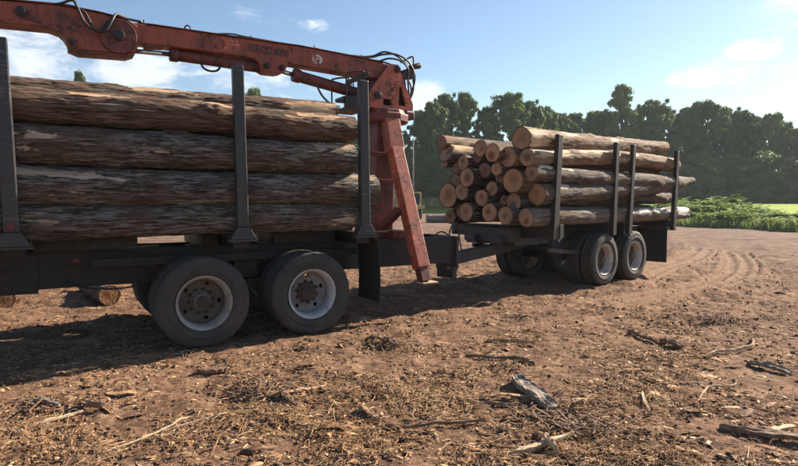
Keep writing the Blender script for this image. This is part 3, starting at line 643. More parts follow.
# ------------------------------------------------------------------ logs
def make_log(name, label, group, F, u0, u1, y0, y1, z0, z1, r0, r1, bark, endm, seed, nl=150, na=48, sag=0.0, sway=0.0, peels_and_sun=(), lumps=0.05, furrow=0.012, slant=(0, 0), ragged=0.0, taper_end=0.0, dz=None):
    p0, p1 = fw(F, u0, y0, z0), fw(F, u1, y1, z1); L = (p1 - p0).length; d = p1 - p0
    yaw = math.atan2(d.y, d.x); pit = math.asin(d.z / L)
    rs = np.random.RandomState(seed)
    t = np.linspace(0, 1, nl); th = np.linspace(0, 2 * math.pi, na, endpoint=False)
    T, TH = np.meshgrid(t, th, indexing='ij'); Xl = (T - .5) * L
    rad = r0 + (r1 - r0) * T
    if taper_end: rad = rad * (1 - taper_end * sstep(.82, 1.0, T))
    cy, sy = np.cos(TH), np.sin(TH)
    q = seed * 3.7
    rad = rad * (1 + lumps * perlin(Xl * .9 + q, cy * .8, sy * .8, seed % 7) + lumps * .6 * perlin(Xl * 2.6 + q, cy * 1.7, sy * 1.7, 3))
    for _k in range(max(3, int(L * 1.3))):       # knots and swellings
        kx, ka, kw, kh = (rs.rand() - .5) * L, rs.rand() * 6.283, .05 + .07 * rs.rand(), (.10 + .22 * rs.rand()) * min(r0, r1)
        da = np.abs((TH - ka + math.pi) % (2 * math.pi) - math.pi) * rad
        rad = rad + kh * np.exp(-((Xl - kx) ** 2 * .5 + da ** 2) / kw ** 2) - kh * .5 * np.exp(-((Xl - kx) ** 2 + da ** 2) / (kw * .45) ** 2)
    peel = np.zeros_like(rad)  # mask for peeled bark and for painted sun patches
    for (a, b, tc, tw) in peels_and_sun:        # along the log 0..1, angle in degrees (180 = near side, 90 = top), half width in degrees
        ang = np.abs((np.degrees(TH) - tc + 180) % 360 - 180)
        e = np.minimum(np.minimum((T - a) * L, (b - T) * L) / .10, (tw - ang) / 8.0)
        e = e * .9 - .1 + 1.5 * fbm(Xl * 3.4 + q, cy * 3.6, sy * 3.6, 3, 8, .6)
        peel = np.maximum(peel, np.clip(.5 + e * .35, 0, 1))
    fr = fbm(Xl * 2.2 + q, cy * rad * 34, sy * rad * 34, 3, 4, .6)
    rad = rad + furrow * np.clip(np.abs(fr) * 1.8 - .45, -.6, .9) * (1 - peel) - .010 * peel
    bendz = sag * np.sin(math.pi * T) + .03 * L / 6 * perlin(T * 1.7 + q, 0 * T, 0, 2); bendy = sway * np.sin(math.pi * T) + .02 * L / 6 * perlin(T * 1.7 + q, 0 * T + 5, 0, 2)
    w = 4 * T * (1 - T)
    bendz, bendy = bendz * np.minimum(1, w * 2), bendy * np.minimum(1, w * 2)
    Yl, Zl = cy * rad + bendy, sy * rad + bendz
    ex = np.zeros_like(Xl)
    ex[0] = slant[0] * sy[0] * r0; ex[-1] = slant[1] * sy[-1] * r1
    if ragged: ex[-1] += ragged * perlin(th * 1.3, th * 0 + q, 0, 6)
    Xl = Xl + ex
    V = np.stack([Xl, Yl, Zl], -1).reshape(-1, 3)
    idx = np.arange(nl * na).reshape(nl, na); nxt = np.roll(idx, -1, 1)
    Fc = np.stack([idx[:-1], idx[1:], nxt[1:], nxt[:-1]], -1).reshape(-1, 4)[:, ::-1]
    o = obj(name, np_mesh(name, V, Fc, True, {'peel': peel.ravel()}), bark, None, (p0 + p1) / 2, (0, -pit, yaw))
    tag(o, label, 'log', group)
    for e_, sgn in ((0, 1), (nl - 1, -1)):
        ring = V.reshape(nl, na, 3)[e_]; c = ring.mean(0); EV = [c]; rd = [0.0]; ho = rs.normal(size=2) * .16 * (r0 if sgn > 0 else r1)
        for f in (.2, .4, .6, .8, .93, 1.0):
            for j in range(na):
                p = c + (ring[j] - c) * f; p = p + np.array([sgn * (.004 + .006 * math.sin(j * 2.3 + f * 9) * (f < .9)), 0, 0]) * (f < 1) * -1 * -1
                EV.append(p); rd.append(f)
        EF4, EF3 = [], []
        for j in range(na):
            k2 = (j + 1) % na; EF3.append((0, 1 + j, 1 + k2))
            for r_ in range(5): EF4.append((1 + r_ * na + j, 1 + (r_ + 1) * na + j, 1 + (r_ + 1) * na + k2, 1 + r_ * na + k2))
        f3, f4 = np.array(EF3), np.array(EF4)
        if sgn > 0: f3, f4 = f3[:, ::-1], f4[:, ::-1]
        obj('cut_end', np_mesh('cut_end', np.array(EV), [f3, f4], False, {'rad': rd, 'heart': [math.hypot(p[1] - c[1] - ho[0], p[2] - c[2] - ho[1]) / (r0 if sgn > 0 else r1) for p in EV]}), endm, o)
    return o

TL = 'logs loaded on the truck'
make_log('log', 'dark bottom log on the near side of the truck with pale peeled bark streaks', TL, FA, -4.6, 1.96, .25, .27, 1.46, 1.475, .185, .178, M_barkA, M_endB, 1, 440, 128, peels_and_sun=[(.445, .475, 168, 12), (.455, .495, 150, 6), (.957, 1.0, 190, 26)], furrow=.011)
make_log('log', 'second truck log from the bottom, its right end sticking out past the rear stake', TL, FA, -4.8, 2.33, .27, .30, 1.86, 1.825, .212, .205, M_barkA, M_endB, 2, 460, 128, peels_and_sun=[(.41, .53, 142, 13), (.50, .56, 150, 10), (.545, .60, 137, 7), (.45, .50, 205, 7), (.955, 1.0, 125, 26)], furrow=.011)  # last patch paints sunlight on the bark of the right end
make_log('log', 'third truck log from the bottom with a long pale peeled oval at the left', TL, FA, -4.4, 1.99, .30, .28, 2.30, 2.245, .200, .195, M_barkA, M_endB, 3, 440, 128, peels_and_sun=[(.42, .485, 158, 18), (.42, .47, 198, 9), (.60, .625, 185, 7), (.83, .90, 165, 10), (.90, 1.0, 112, 34)], furrow=.010)  # last patch is the sunlit top of the right end, painted in
make_log('log', 'brown upper near side log of the truck with flaking bark and ragged right end', TL, FA, -4.9, 2.0, .33, .30, 2.66, 2.635, .172, .178, M_barkB, M_endB, 4, 460, 128, peels_and_sun=[(.52, .60, 118, 14), (.70, .80, 128, 9), (.88, .97, 130, 14), (.92, .95, 160, 30), (.86, .875, 165, 20)], lumps=.09, furrow=.011, ragged=.06)
make_log('log', 'crooked topmost log lying behind the near side logs of the truck', TL, FA, -5.0, 1.93, .76, .70, 2.86, 2.88, .145, .15, M_barkB, M_endB, 5, 380, 90, peels_and_sun=[(.62, .72, 120, 22), (.9, 1, 160, 40)], lumps=.13, furrow=.011, ragged=.05)
make_log('log', 'grey log behind the crooked topmost log, high on the truck load', TL, FA, -4.7, 1.7, 1.12, 1.10, 2.84, 2.86, .16, .16, M_barkA, M_endB, 6, 160, 40, furrow=.010)
hid = [(.72, 1.50, .19, 2.45), (1.15, 1.49, .18, 2.2), (1.58, 1.50, .19, 2.18), (2.02, 1.49, .18, 2.35), (.73, 1.90, .19, 2.12), (1.17, 1.88, .19, 2.0), (1.62, 1.90, .18, 2.00), (2.08, 1.88, .19, 2.18),
       (.78, 2.29, .18, 2.06), (1.22, 2.29, .19, 2.18), (1.68, 2.28, .18, 2.12), (2.1, 2.26, .17, 1.94), (.80, 2.62, .13, 1.94), (1.6, 2.66, .18, 2.00), (2.0, 2.62, .16, 1.88)]
for k, (y, z, r, u1) in enumerate(hid):
    make_log('log', 'dark log packed inside the truck load behind the near side logs', TL, FA, -4.5 + .2 * math.sin(k * 5), u1, y, y + .02 * math.sin(k * 3), z, z, r, r * .95, (M_barkA, M_barkB)[k % 2], M_endB, 20 + k, 90, 28, furrow=.012)

BL = 'logs loaded on the trailer'
T_ = [  # front end u, y, z, radius; rear end u, dz, radius; bark, end wood, label, extra
 (1, -2.5, 2.15, 2.84, .112, 3.1, .02, .10, M_barkD, M_endB, 'long thin log at the top left corner of the trailer load', {}),
 (2, -2.45, 2.08, 2.63, .150, 3.2, .0, .12, M_barkB, M_endA, 'log just under the top left corner log of the trailer load, its end leaning out', dict(slant=(.5, 0), peels_and_sun=[(0, .12, 110, 60)])),
 (3, -2.35, 2.22, 2.45, .080, 3.0, .0, .09, M_barkC, M_endA, 'small pale log end tucked under the two top left logs of the trailer', {}),
 (4, -2.6, 1.07, 2.64, .128, 3.1, .04, .11, M_barkC, M_endA, 'ringed log end high in the middle of the trailer load, left of a matching one', {}),
 (5, -2.65, .75, 2.54, .142, 3.0, .0, .12, M_barkB, M_endA, 'round dark-hearted log end, right of a matching one high in the trailer load', {}),
 (6, -2.5, .52, 2.455, .150, 3.2, .0, .12, M_barkD, M_endA, 'flat wide log end below the highest log of the trailer load', {}),
 (7, -2.55, .74, 2.255, .104, 3.0, .0, .10, M_barkA, M_endA, 'small log end under the dark-hearted log end in the trailer load', {}),
 (8, -2.45, 1.63, 2.41, .120, 3.1, .0, .12, M_barkA, M_endA, 'oval log end below the upper left logs of the trailer with a dark barked side', {}),
 (9, -2.3, 1.93, 2.32, .097, 3.0, .0, .10, M_barkA, M_endB, 'small shaded log end at the left flank of the trailer load, upper of two', {}),
 (10, -2.35, 1.92, 2.09, .112, 3.0, .0, .10, M_barkA, M_endB, 'small shaded log end at the left flank of the trailer load, lower of two', {}),
 (11, -2.5, 1.49, 2.13, .155, 3.0, .0, .14, M_barkC, M_endA, 'bright log end with a peeled pale top in the left half of the trailer load', dict(peels_and_sun=[(0, .5, 95, 30)])),
 (12, -2.45, 1.66, 1.865, .138, 3.1, .0, .13, M_barkA, M_endA, 'log end between the big left log and the bright peeled log of the trailer', {}),
 (13, -2.4, 2.07, 1.79, .205, 3.1, .0, .18, M_barkB, M_endC, 'biggest log end of the trailer load, at its far left', {}),
 (14, -2.5, 1.13, 1.75, .125, 3.0, .0, .12, M_barkA, M_endA, 'left half of a pair of touching log ends in the middle of the trailer load', {}),
 (141, -2.4, .96, 1.915, .112, 3.0, .0, .11, M_barkA, M_endA, 'right half of a pair of touching log ends in the middle of the trailer load', {}),
 (15, -2.45, .46, 2.04, .182, 3.1, .0, .16, M_barkB, M_endC, 'large round yellowish log end in the centre right of the trailer load', {}),
 (16, -2.33, .15, 2.165, .120, 3.3, -.02, .142, M_barkC, M_endA, 'small log on the near side of the trailer, below the long pale log', dict(nl=160, peels_and_sun=[(0, .2, 120, 25)])),
 (17, -2.1, .19, 1.80, .165, 4.55, .40, .145, M_barkC, M_endC, 'thick grey near side trailer log whose tip reaches past the rear stake', dict(nl=220, na=56, taper_end=.5, sag=-.05, peels_and_sun=[(.05, .12, 130, 25), (.5, .6, 140, 12)])),
 (18, -2.3, .545, 1.665, .135, 4.0, .10, .11, M_barkC, M_endA, 'dark-hearted log end just above the bottom row, right of middle', {}),
 (19, -2.3, .76, 1.70, .075, 2.9, .0, .08, M_barkA, M_endB, 'thin log end half hidden beside the dark-hearted log above the bottom row', {}),
 (20, -2.55, 1.46, 1.48, .150, 3.1, .0, .14, M_barkA, M_endA, 'leftmost log end of the bottom row on the trailer', {}),
 (21, -2.5, .93, 1.475, .143, 3.1, .0, .14, M_barkA, M_endA, 'second log end from the left in the bottom row on the trailer', {}),
 (22, -2.5, .57, 1.43, .138, 3.1, .0, .13, M_barkA, M_endA, 'third log end from the left in the bottom row on the trailer', {}),
 (23, -2.4, .2, 1.395, .138, 4.15, .0, .128, M_barkE, M_endA, 'near side bottom log of the trailer with white patches of bare wood toward its rear', dict(nl=220, na=56, peels_and_sun=[(.52, .56, 150, 22), (.60, .68, 150, 20), (.70, .80, 140, 24), (.79, .88, 160, 18), (.90, 1.0, 150, 50), (.30, .33, 150, 10)])),
 (24, -2.4, .31, 2.78, .172, 3.14, .16, .13, M_barkD, M_endC, 'highest log of the trailer load, bulging at its stepped front end', dict(nl=220, na=56, lumps=.12, peels_and_sun=[(0, .1, 180, 50), (.2, .3, 120, 30), (.5, .6, 130, 20)], sag=-.05)),
 (25, -2.4, .2, 2.44, .130, 3.5, .10, .138, M_barkD, M_endA, 'long pale tan log on the upper near side of the trailer', dict(nl=220, na=56, lumps=.08, peels_and_sun=[(.02, .2, 140, 40), (.25, .45, 120, 30), (.6, .66, 130, 25)], sag=.06)),
 (26, -2.2, 2.18, 1.365, .118, 3.0, .0, .11, M_barkA, M_endB, 'dark log at the far left of the bottom row on the trailer', {}),
 (27, -1.6, .62, 2.76, .12, 3.28, .0, .115, M_barkD, M_endA, 'short log with a bright rear end just under the highest trailer log', {}),
 (28, -2.3, 1.22, 2.26, .125, 3.0, .0, .14, M_barkA, M_endB, 'shaded log set back inside the trailer load', {}),
 (29, -2.28, .86, 2.14, .115, 3.0, .0, .13, M_barkA, M_endB, 'shaded log set back in the middle of the trailer load', {}),
 (31, -2.25, 1.40, 1.78, .10, 3.0, .0, .10, M_barkA, M_endB, 'small set-back log between the left and middle log ends above the bottom row', {}),
 (32, -2.2, .93, 1.63, .06, 3.0, .0, .08, M_barkA, M_endB, 'small set-back log above the second log end of the bottom row', {}),
 (33, -2.2, 1.72, 2.14, .09, 3.0, .0, .09, M_barkA, M_endB, 'small set-back log left of the bright peeled log end', {}),
 (34, -2.25, 1.85, 1.50, .115, 3.0, .0, .11, M_barkA, M_endB, 'set-back log under the biggest log end of the trailer', {}),
 (35, -2.3, 1.40, 2.52, .10, 3.0, .0, .1, M_barkB, M_endB, 'small log between the upper left logs and the ringed log end', {}),
 (30, -1.8, 1.60, 2.72, .12, 3.0, .0, .12, M_barkC, M_endB, 'log set back under the top of the trailer load', {}),
]
for (i, u0, y, z, r, u1, dz, r1, bk, em, lab, ex) in T_:
    kw = dict(nl=110, na=36, furrow=.008, lumps=.06); kw.update(ex)
    make_log('log', lab, BL, FB, u0, u1, y, y + .05 * math.sin(i * 2.1) * (y > .4), z, z + dz, r * 1.20, r1 * 1.20, bk, em, 100 + i, **kw)

# ------------------------------------------------------------------ wheels
def tyre_mesh():
    half = [(.296, -.100), (.318, -.118), (.345, -.134), (.385, -.146), (.392, -.1475), (.398, -.1485), (.402, -.1445), (.445, -.147), (.462, -.1465), (.466, -.1425), (.470, -.1445), (.486, -.139), (.508, -.124), (.520, -.112), (.5255, -.098),
            (.5262, -.064), (.512, -.060), (.512, -.050), (.5262, -.046), (.527, -.010), (.513, -.007)]
    prof = half + [(r, -y) for r, y in reversed(half)]
    n = 120
    def mod(i, j, r):
        k = i if i < len(half) else 2 * len(half) - 1 - i
        if k in (12, 13, 14) and j % 5 < 2: return r - .007
        if k in (17, 18) and j % 4 == 2: return r - .007
        return r
    return MB().lathe(prof, n, None, mod).mesh('tyre')
def flange_mesh():
    prof = [(.290, -.085), (.300, -.112), (.314, -.124), (.316, -.130), (.309, -.133), (.300, -.124), (.285, -.105), (.274, -.075), (.266, -.03), (.262, .03)]
    return MB().lathe(prof, 80).mesh('rim_flange')
def disc_mesh():
    prof = [(.2618, .030), (.255, .062), (.243, .078), (.233, .083), (.224, .087), (.197, .092), (.188, .094), (.150, .088), (.086, .088), (.086, .13)]
    def hole(i, j): return (i == 4 and (j % 20) in (6, 7, 8, 9)) or (i in (3, 5) and (j % 20) in (7, 8))
    return MB().lathe(prof, 100, hole).mesh('wheel')
def hub_mesh(r, depth):
    prof = [(.128, .084), (.128, .072), (r + .012, .066), (r, .052), (r, -depth), (r * .82, -depth - .022), (r * .45, -depth - .026), (r * .4, -depth - .018), (.001, -depth - .018)]
    return MB().lathe(prof, 32).mesh('hub')
def nut_mesh():
    b = MB()
    b.cyl((0, .086, 0), (0, .052, 0), .0175, .0165, 6); b.cyl((0, .052, 0), (0, .036, 0), .010, .010, 8); return b.mesh('lug_nut')
def letter_mesh(seed):
    b = MB(); rr = random.Random(seed)
    for c0, n_ in ((90, 9), (270, 7)):
        for i in range(n_):
            a = R(c0 + (i - (n_ - 1) / 2) * -8.2)
            for q in (-1, 1):
                aa = a + q * R(2.0); d = Vector((math.cos(aa), 0, math.sin(aa))); t = Vector((-d.z, 0, d.x))
                b.beam(d * .425 + Vector((0, -.1475, 0)), d * .470 + Vector((0, -.1450, 0)), .006, .003, up=(0, -1, 0))
            d = Vector((math.cos(a), 0, math.sin(a))); t = Vector((-d.z, 0, d.x)); k = rr.choice((.430, .447, .465))
            b.beam(d * k - t * .014 + Vector((0, -.1472, 0)), d * k + t * .014 + Vector((0, -.1472, 0)), .006, .003, up=(0, -1, 0))
    return b.mesh('sidewall_lettering')
ME_T, ME_R, ME_F, ME_H1, ME_H2, ME_N, ME_L = tyre_mesh(), disc_mesh(), flange_mesh(), hub_mesh(.098, .015), hub_mesh(.088, .040), nut_mesh(), letter_mesh(4)
ME_T.materials.append(M_tyre); ME_N.materials.append(M_iron); ME_L.materials.append(M_lett)
def wheel(parent, u, y, rim, flange, hub, hm, outer=True, flip=False, spin=0.0, letters=False, label=None, nuts=True):
    me = ME_R.copy(); me.materials.clear(); me.materials.append(rim)
    w = obj('wheel', me, None, parent, (u, y, .519), (0, spin, math.pi if flip else 0))
    if label: w['label'] = label
    obj('tyre', ME_T, None, w); fme = ME_F.copy(); fme.materials.clear(); fme.materials.append(flange); obj('rim_flange', fme, None, w)
    if outer:
        hme = hub.copy(); hme.materials.clear(); hme.materials.append(hm); obj('hub', hme, None, w)
        if nuts:
            for i in range(10):
                a = 2 * math.pi * i / 10; obj('lug_nut', ME_N, None, w, (.140 * math.cos(a), 0, .140 * math.sin(a)))
    if letters: obj('sidewall_lettering', ME_L, None, w)
    return w

# ------------------------------------------------------------------ the truck
truck = empty('log_truck', (A_O[0], A_O[1], 0), A_T, 'dark log truck with twin rear axles, grey steel stakes and a black mudflap', 'truck')
def part(b, name, mat, parent=truck, bevel=.006, **kw): return b.build(name, mat, parent, bevel, **kw)
for y in (.78, 1.54):                  # frame rails as channels
    b = MB(); b.box((-6.2, y, .70), (4.05, y + .012 if y < 1 else y + .012, 1.12)); b.box((-6.2, y + .0125, 1.105), (4.05, y + .09, 1.12)); b.box((-6.2, y + .0125, .70), (4.05, y + .09, .715))
    part(b, 'frame_rail', M_frame, bevel=0)
b = MB(); b.box((-2.75, .755, .66), (-1.62, .777, 1.09)); b.box((-6.0, .762, .74), (-2.76, .777, 1.06))
part(b, 'frame_plate', M_frame, bevel=.004)
for x in (-2.6, -2.2, -1.9, -1.7, -1.0, -.4, .75):
    for z in (.82, 1.0):
        b = MB(); b.cyl((x, .756 if x < -1.6 else .779, z), (x, .738 if x < -1.6 else .762, z), .018, n=6); part(b, 'bolt', M_iron, bevel=0)
for x in (-5.0, -3.2, -1.2, 1.9, 3.4):
    b = MB(); b.box((x - .06, .80, .78), (x + .06, 1.535, 1.04)); part(b, 'cross_member', M_frame)
for x0, x1 in ((-3.70, -1.95), (-1.66, -.62), (.10, .30), (.60, .62), (1.02, 1.90)):  # plates added to block the bright gap under the logs, with openings left
    b = MB(); b.box((x0, .62, 1.1225), (x1, 1.75, 1.262)); part(b, 'gap_blocking_plate', M_frame)
b = MB(); b.box((4.052, .72, .62), (4.10, 1.68, 1.12)); part(b, 'rear_cross_member', M_blue)
# side beam over the wheels, seen behind the tyres
b = MB(); b.beam((-1.1, .60, .98), (2.2, .60, .98), .05, .10); part(b, 'side_beam', M_frame)
def stake_mesh(h, w0=.135, d=.11, lean=0.0, w1=None):
    b = MB(); b.beam((0, 0, 0), (lean, 0, h), d, w0, up=(1, 0, 0), w1=d * .9, h1=(w1 or w0 * .92)); return b
for i, (x, lean) in enumerate(((-3.85, 0), (-1.80, -.045), (.445, -.03), (2.05, -.02))):
    b = MB(); b.box((x - .10, .085, 1.122), (x + .10, 2.315, 1.275)); part(b, 'bunk', M_frame)
    for side in (0, 1):
        y = .03 if side == 0 else 2.37
        b = MB()                        # flared pocket foot
        w0, w1 = .155, .075
        z0, z1 = 1.235, 1.375
        V = [(x - w0, y - .07, z0), (x + w0, y - .07, z0), (x + w0, y + .052, z0), (x - w0, y + .052, z0), (x - w1, y - .062, z1), (x + w1, y - .062, z1), (x + w1, y + .052, z1), (x - w1, y + .052, z1)]
        b.add(V, [(0, 3, 2, 1), (4, 5, 6, 7), (0, 1, 5, 4), (1, 2, 6, 5), (2, 3, 7, 6), (3, 0, 4, 7)]); b.box((x - .175, y - .075, 1.205), (x + .175, y + .052, 1.233))
        part(b, 'stake_pocket', M_stake)
        st = stake_mesh(1.86 if side == 0 else 1.60, lean=lean); part(st, 'stake', M_stake, bevel=.013, loc=(x, y, 1.376))
b = MB(); b.box((-1.845, -.040, 1.40), (-1.775, -.0335, 1.47)); part(b, 'reflector', M_refl, bevel=.003)
b = MB(); b.box((1.99, -.043, 1.262), (2.36, -.020, 1.290)); part(b, 'stake_foot_plate', M_stake, bevel=.004)
# mudflaps
for y0 in (0.0, 1.78):
    b = MB(); n = 6; V = []; Fc = []
    for k in range(n + 1):
        t = k / n; x = 2.22 + .04 * math.sin(t * 2.4) ; z = 1.19 - t * .86
        for (yy, xo) in ((y0, 0), (y0 + .62, 0), (y0 + .62, .014), (y0, .014)): V.append((x + xo, yy, z))
    for k in range(n):
        for j in range(4): Fc.append((k * 4 + j, k * 4 + (j + 1) % 4, k * 4 + 4 + (j + 1) % 4, k * 4 + 4 + j))
    Fc += [(0, 3, 2, 1), (n * 4, n * 4 + 1, n * 4 + 2, n * 4 + 3)]
    b.add(V, Fc); part(b, 'mudflap', M_flap, bevel=0)
    b = MB(); b.beam((2.20, y0 - .012, 1.21), (2.20, y0 + .80, 1.21), .05, .05); part(b, 'mudflap_hanger', M_stake)
# axles, springs
for u in (0, 1.311):
    b = MB(); b.cyl((u, .05, .52), (u, 2.35, .52), .075, n=14); b.cyl((u, .98, .52), (u, 1.42, .52), .19, n=16); part(b, 'axle', M_iron, bevel=0)
for y in (.70, 1.70):
    b = MB()
    for k in range(4): b.box((-.15 + k * .12, y - .045, .66 - k * .0245), (1.45 - k * .12, y + .045, .68 - k * .0245))
    part(b, 'leaf_spring', M_iron, bevel=0)
    b = MB(); b.beam((.655, y, .70), (.655, y, 1.0), .10, .30, up=(1, 0, 0)); part(b, 'spring_hanger', M_frame)
wheel(truck, 0, .147, M_rimg, M_rimp, ME_H1, M_hubg, spin=.55, label='front wheel of the pair with a brown rusty dish and greasy grey hub')
wheel(truck, 1.311, .147, M_rimc, M_rimw, ME_H2, M_hubr, spin=.2, letters=True, label='rear wheel of the pair with a cleaner white rim and rusty hub')
for u in (0, 1.311):
    wheel(truck, u, .470, M_rimg, M_rimp, ME_H1, M_hubr, outer=False, flip=True)
    wheel(truck, u, 1.93, M_rimg, M_rimp, ME_H1, M_hubr, outer=False)
    wheel(truck, u, 2.253, M_rimg, M_rimp, ME_H1, M_hubr, flip=True, nuts=False)
for k, (x0, x1) in enumerate(((-1.4, -.2), (.1, 1.25), (1.4, 2.1))):
    b = MB(); b.tube([(x0, .755, .80), (x0 + .2, .74, .70), ((x0 + x1) / 2, .735, .66), (x1 - .15, .74, .74), (x1, .755, .86)], .011); part(b, 'brake_hose', M_hose, bevel=0)
for x in (-1.25, .62, 1.70):
    b = MB(); b.box((x - .035, .745, .98), (x + .035, .762, 1.03)); part(b, 'marker_lamp', M_refl, bevel=.004)
# pintle hitch at the rear
b = MB(); b.box((4.102, 1.06, .55), (4.20, 1.38, .92)); part(b, 'hitch_plate', M_blue)
b = MB(); b.beam((4.20, 1.22, .72), (4.34, 1.22, .70), .12, .14); b.cyl((4.33, 1.22, .55), (4.33, 1.22, .86), .045, n=12); part(b, 'hitch_hook', M_iron)
b = MB(); b.tube([(4.06, .95, 1.10), (4.16, 1.0, 1.28), (4.30, 1.05, 1.30), (4.40, 1.1, 1.0), (4.46, 1.12, .82)], .013); part(b, 'air_hose', M_hose, bevel=0)
b = MB(); b.tube([(4.06, 1.45, 1.05), (4.22, 1.40, 1.16), (4.38, 1.35, 1.06), (4.48, 1.3, .84)], .013); part(b, 'air_hose', M_hose, bevel=0)
# bark scraps caught on the frame
for k in range(9):
    x = -2.6 + k * .42 + random.uniform(-.1, .1); y = random.uniform(.79, .86)
    tt = random.uniform(-.2, .2)
    # they lie on the rail and are loose: things of their own, made further down

# ------------------------------------------------------------------ the loading crane
CU, CY, CZ = 3.05, 1.25, 1.125
cp = fw(FA, CU, CY, CZ)
crane = empty('loading_crane', cp, A_T, 'rust red knuckleboom loading crane with its boom folded over the truck load', 'crane')
def L3(u, v, z): return (u - CU, -v - CY, z - CZ)
def L2(P): return [(u - CU, z - CZ) for u, z in P]
def cpart(b, name, mat, bevel=.008, parent=crane, **kw): return b.build(name, mat, parent, bevel, **kw)
Y0 = -.15                               # near face of the boom is at v = -1.10
arm = [(-3.6, 3.775), (-2.899, 3.825), (-1.894, 3.891), (-1.324, 3.934), (-.915, 3.911), (-.60, 3.872), (-.515, 3.83), (-.478, 3.75), (-.482, 3.65), (-.51, 3.56), (-.56, 3.50), (-.64, 3.468), (-1.15, 3.448), (-1.21, 3.455), (-1.25, 3.485), (-1.27, 3.535), (-1.30, 3.59), (-1.35, 3.635), (-1.449, 3.662), (-1.902, 3.647), (-2.907, 3.595), (-3.6, 3.55)]
b = MB(); b.prism(L2(arm), Y0, .15); cpart(b, 'outer_arm', M_red, .012)
b = MB(); b.prism(L2([(-3.6, 3.778), (-1.324, 3.937), (-.915, 3.914), (-.60, 3.875), (-.60, 3.885), (-.915, 3.925), (-1.324, 3.949), (-3.6, 3.79)]), Y0 - .022, .172); cpart(b, 'arm_top_plate', M_dred, .003)
b = MB(); b.prism(L2([(-1.25, 3.478), (-1.15, 3.441), (-.64, 3.461), (-.55, 3.497), (-.54, 3.487), (-.63, 3.448), (-1.15, 3.427), (-1.26, 3.466)]), Y0 - .022, .172); cpart(b, 'arm_bottom_plate', M_dred, .003)
for (u, z, r, rp) in ((-.724, 3.663, .205, .062), (-1.216, 3.512, .058, .03)):
    b = MB(); b.cyl(L3(u, -1.10, z), L3(u, -1.065, z), r, n=40); cpart(b, 'pivot_boss', M_dred, .006)
    b = MB(); b.cyl(L3(u, -1.064, z), L3(u, -.995, z), rp, n=20); cpart(b, 'pivot_pin', M_iron, .008)
b = MB(); b.cyl(L3(-1.692, -1.10, 3.80), L3(-1.692, -1.06, 3.80), .055, n=20); b.cyl(L3(-1.692, -1.06, 3.80), L3(-1.692, -1.02, 3.80), .03, n=12); cpart(b, 'pivot_pin', M_iron, .004)
b = MB(); b.prism(L2([(-1.78, 3.80), (-1.70, 3.72), (-1.5, 3.70), (-1.55, 3.74), (-1.62, 3.80), (-1.69, 3.865)]), Y0 - .014, Y0 - .001); cpart(b, 'arm_doubler', M_dred, .003)
boom = [(-.612, 3.862), (.75, 3.862), (1.596, 3.866), (2.6, 3.822), (3.05, 3.784), (3.12, 3.72), (3.10, 3.60), (3.0, 3.553), (2.762, 3.554), (1.42, 3.612), (1.40, 3.54), (1.36, 3.475), (1.279, 3.452), (1.1, 3.451), (1.031, 3.483), (.995, 3.575), (.94, 3.612), (.86, 3.622), (-.207, 3.632), (-.612, 3.632)]
b = MB(); b.prism(L2(boom), -.125, .125); cpart(b, 'main_boom', M_red, .012)
b = MB(); b.prism(L2([(-.40, 3.864), (.75, 3.864), (1.596, 3.868), (2.6, 3.825), (2.95, 3.795), (2.95, 3.808), (2.6, 3.838), (1.596, 3.881), (.75, 3.877), (-.40, 3.877)]), -.145, .145); cpart(b, 'boom_top_plate', M_dred, .003)
b = MB(); b.prism(L2([(.48, 3.845), (.70, 3.83), (.76, 3.745), (.70, 3.66), (.48, 3.645), (.56, 3.745)]), -.137, -.1255); cpart(b, 'boom_doubler', M_redl, .003)
b = MB(); b.prism(L2([(-.42, 3.70), (-.24, 3.70), (-.20, 3.625), (-.30, 3.615), (-.33, 3.595), (-.42, 3.59)]), -.118, .118); cpart(b, 'stop_bracket', M_dred, .006)
for (u, z, r) in ((1.109, 3.536, .044), (1.322, 3.535, .04), (2.776, 3.269, .055), (3.115, 3.690, .05)):
    near = -1.125 if u < 2 else -1.0
    b = MB(); b.cyl(L3(u, near, z), L3(u, near + .045, z), r, n=20); b.cyl(L3(u, near + .045, z), L3(u, near + .06, z), r * .6, n=12); cpart(b, 'pivot_pin', M_iron, .006)
# cylinders
b = MB(); b.cyl(L3(-.10, -1.25, 3.562), L3(1.05, -1.25, 3.532), .074, n=28); cpart(b, 'lift_cylinder', M_dred, .004)
cy1 = bpy.data.objects['lift_cylinder']
b = MB(); b.cyl(L3(-.12, -1.25, 3.5625), L3(-.02, -1.25, 3.560), .088, n=28); b.build('gland_ring', M_dred, cy1, .008)
b = MB(); b.cyl(L3(-.60, -1.25, 3.545), L3(-.121, -1.25, 3.5625), .030, n=18); b.build('piston_rod', M_chrome, cy1)
b = MB(); b.cyl(L3(1.56, -1.25, 3.482), L3(2.80, -1.25, 3.283), .082, n=28); b.cyl(L3(2.74, -1.10, 3.27), L3(2.74, -1.40, 3.27), .07, n=20); cpart(b, 'stick_cylinder', M_dred, .004)
cy2 = bpy.data.objects['stick_cylinder']
b = MB(); b.cyl(L3(1.535, -1.25, 3.486), L3(1.64, -1.25, 3.469), .096, n=28); b.build('gland_ring', M_dred, cy2, .008)
b = MB(); b.cyl(L3(1.33, -1.25, 3.520), L3(1.535, -1.25, 3.486), .032, n=18); b.build('piston_rod', M_chrome, cy2)
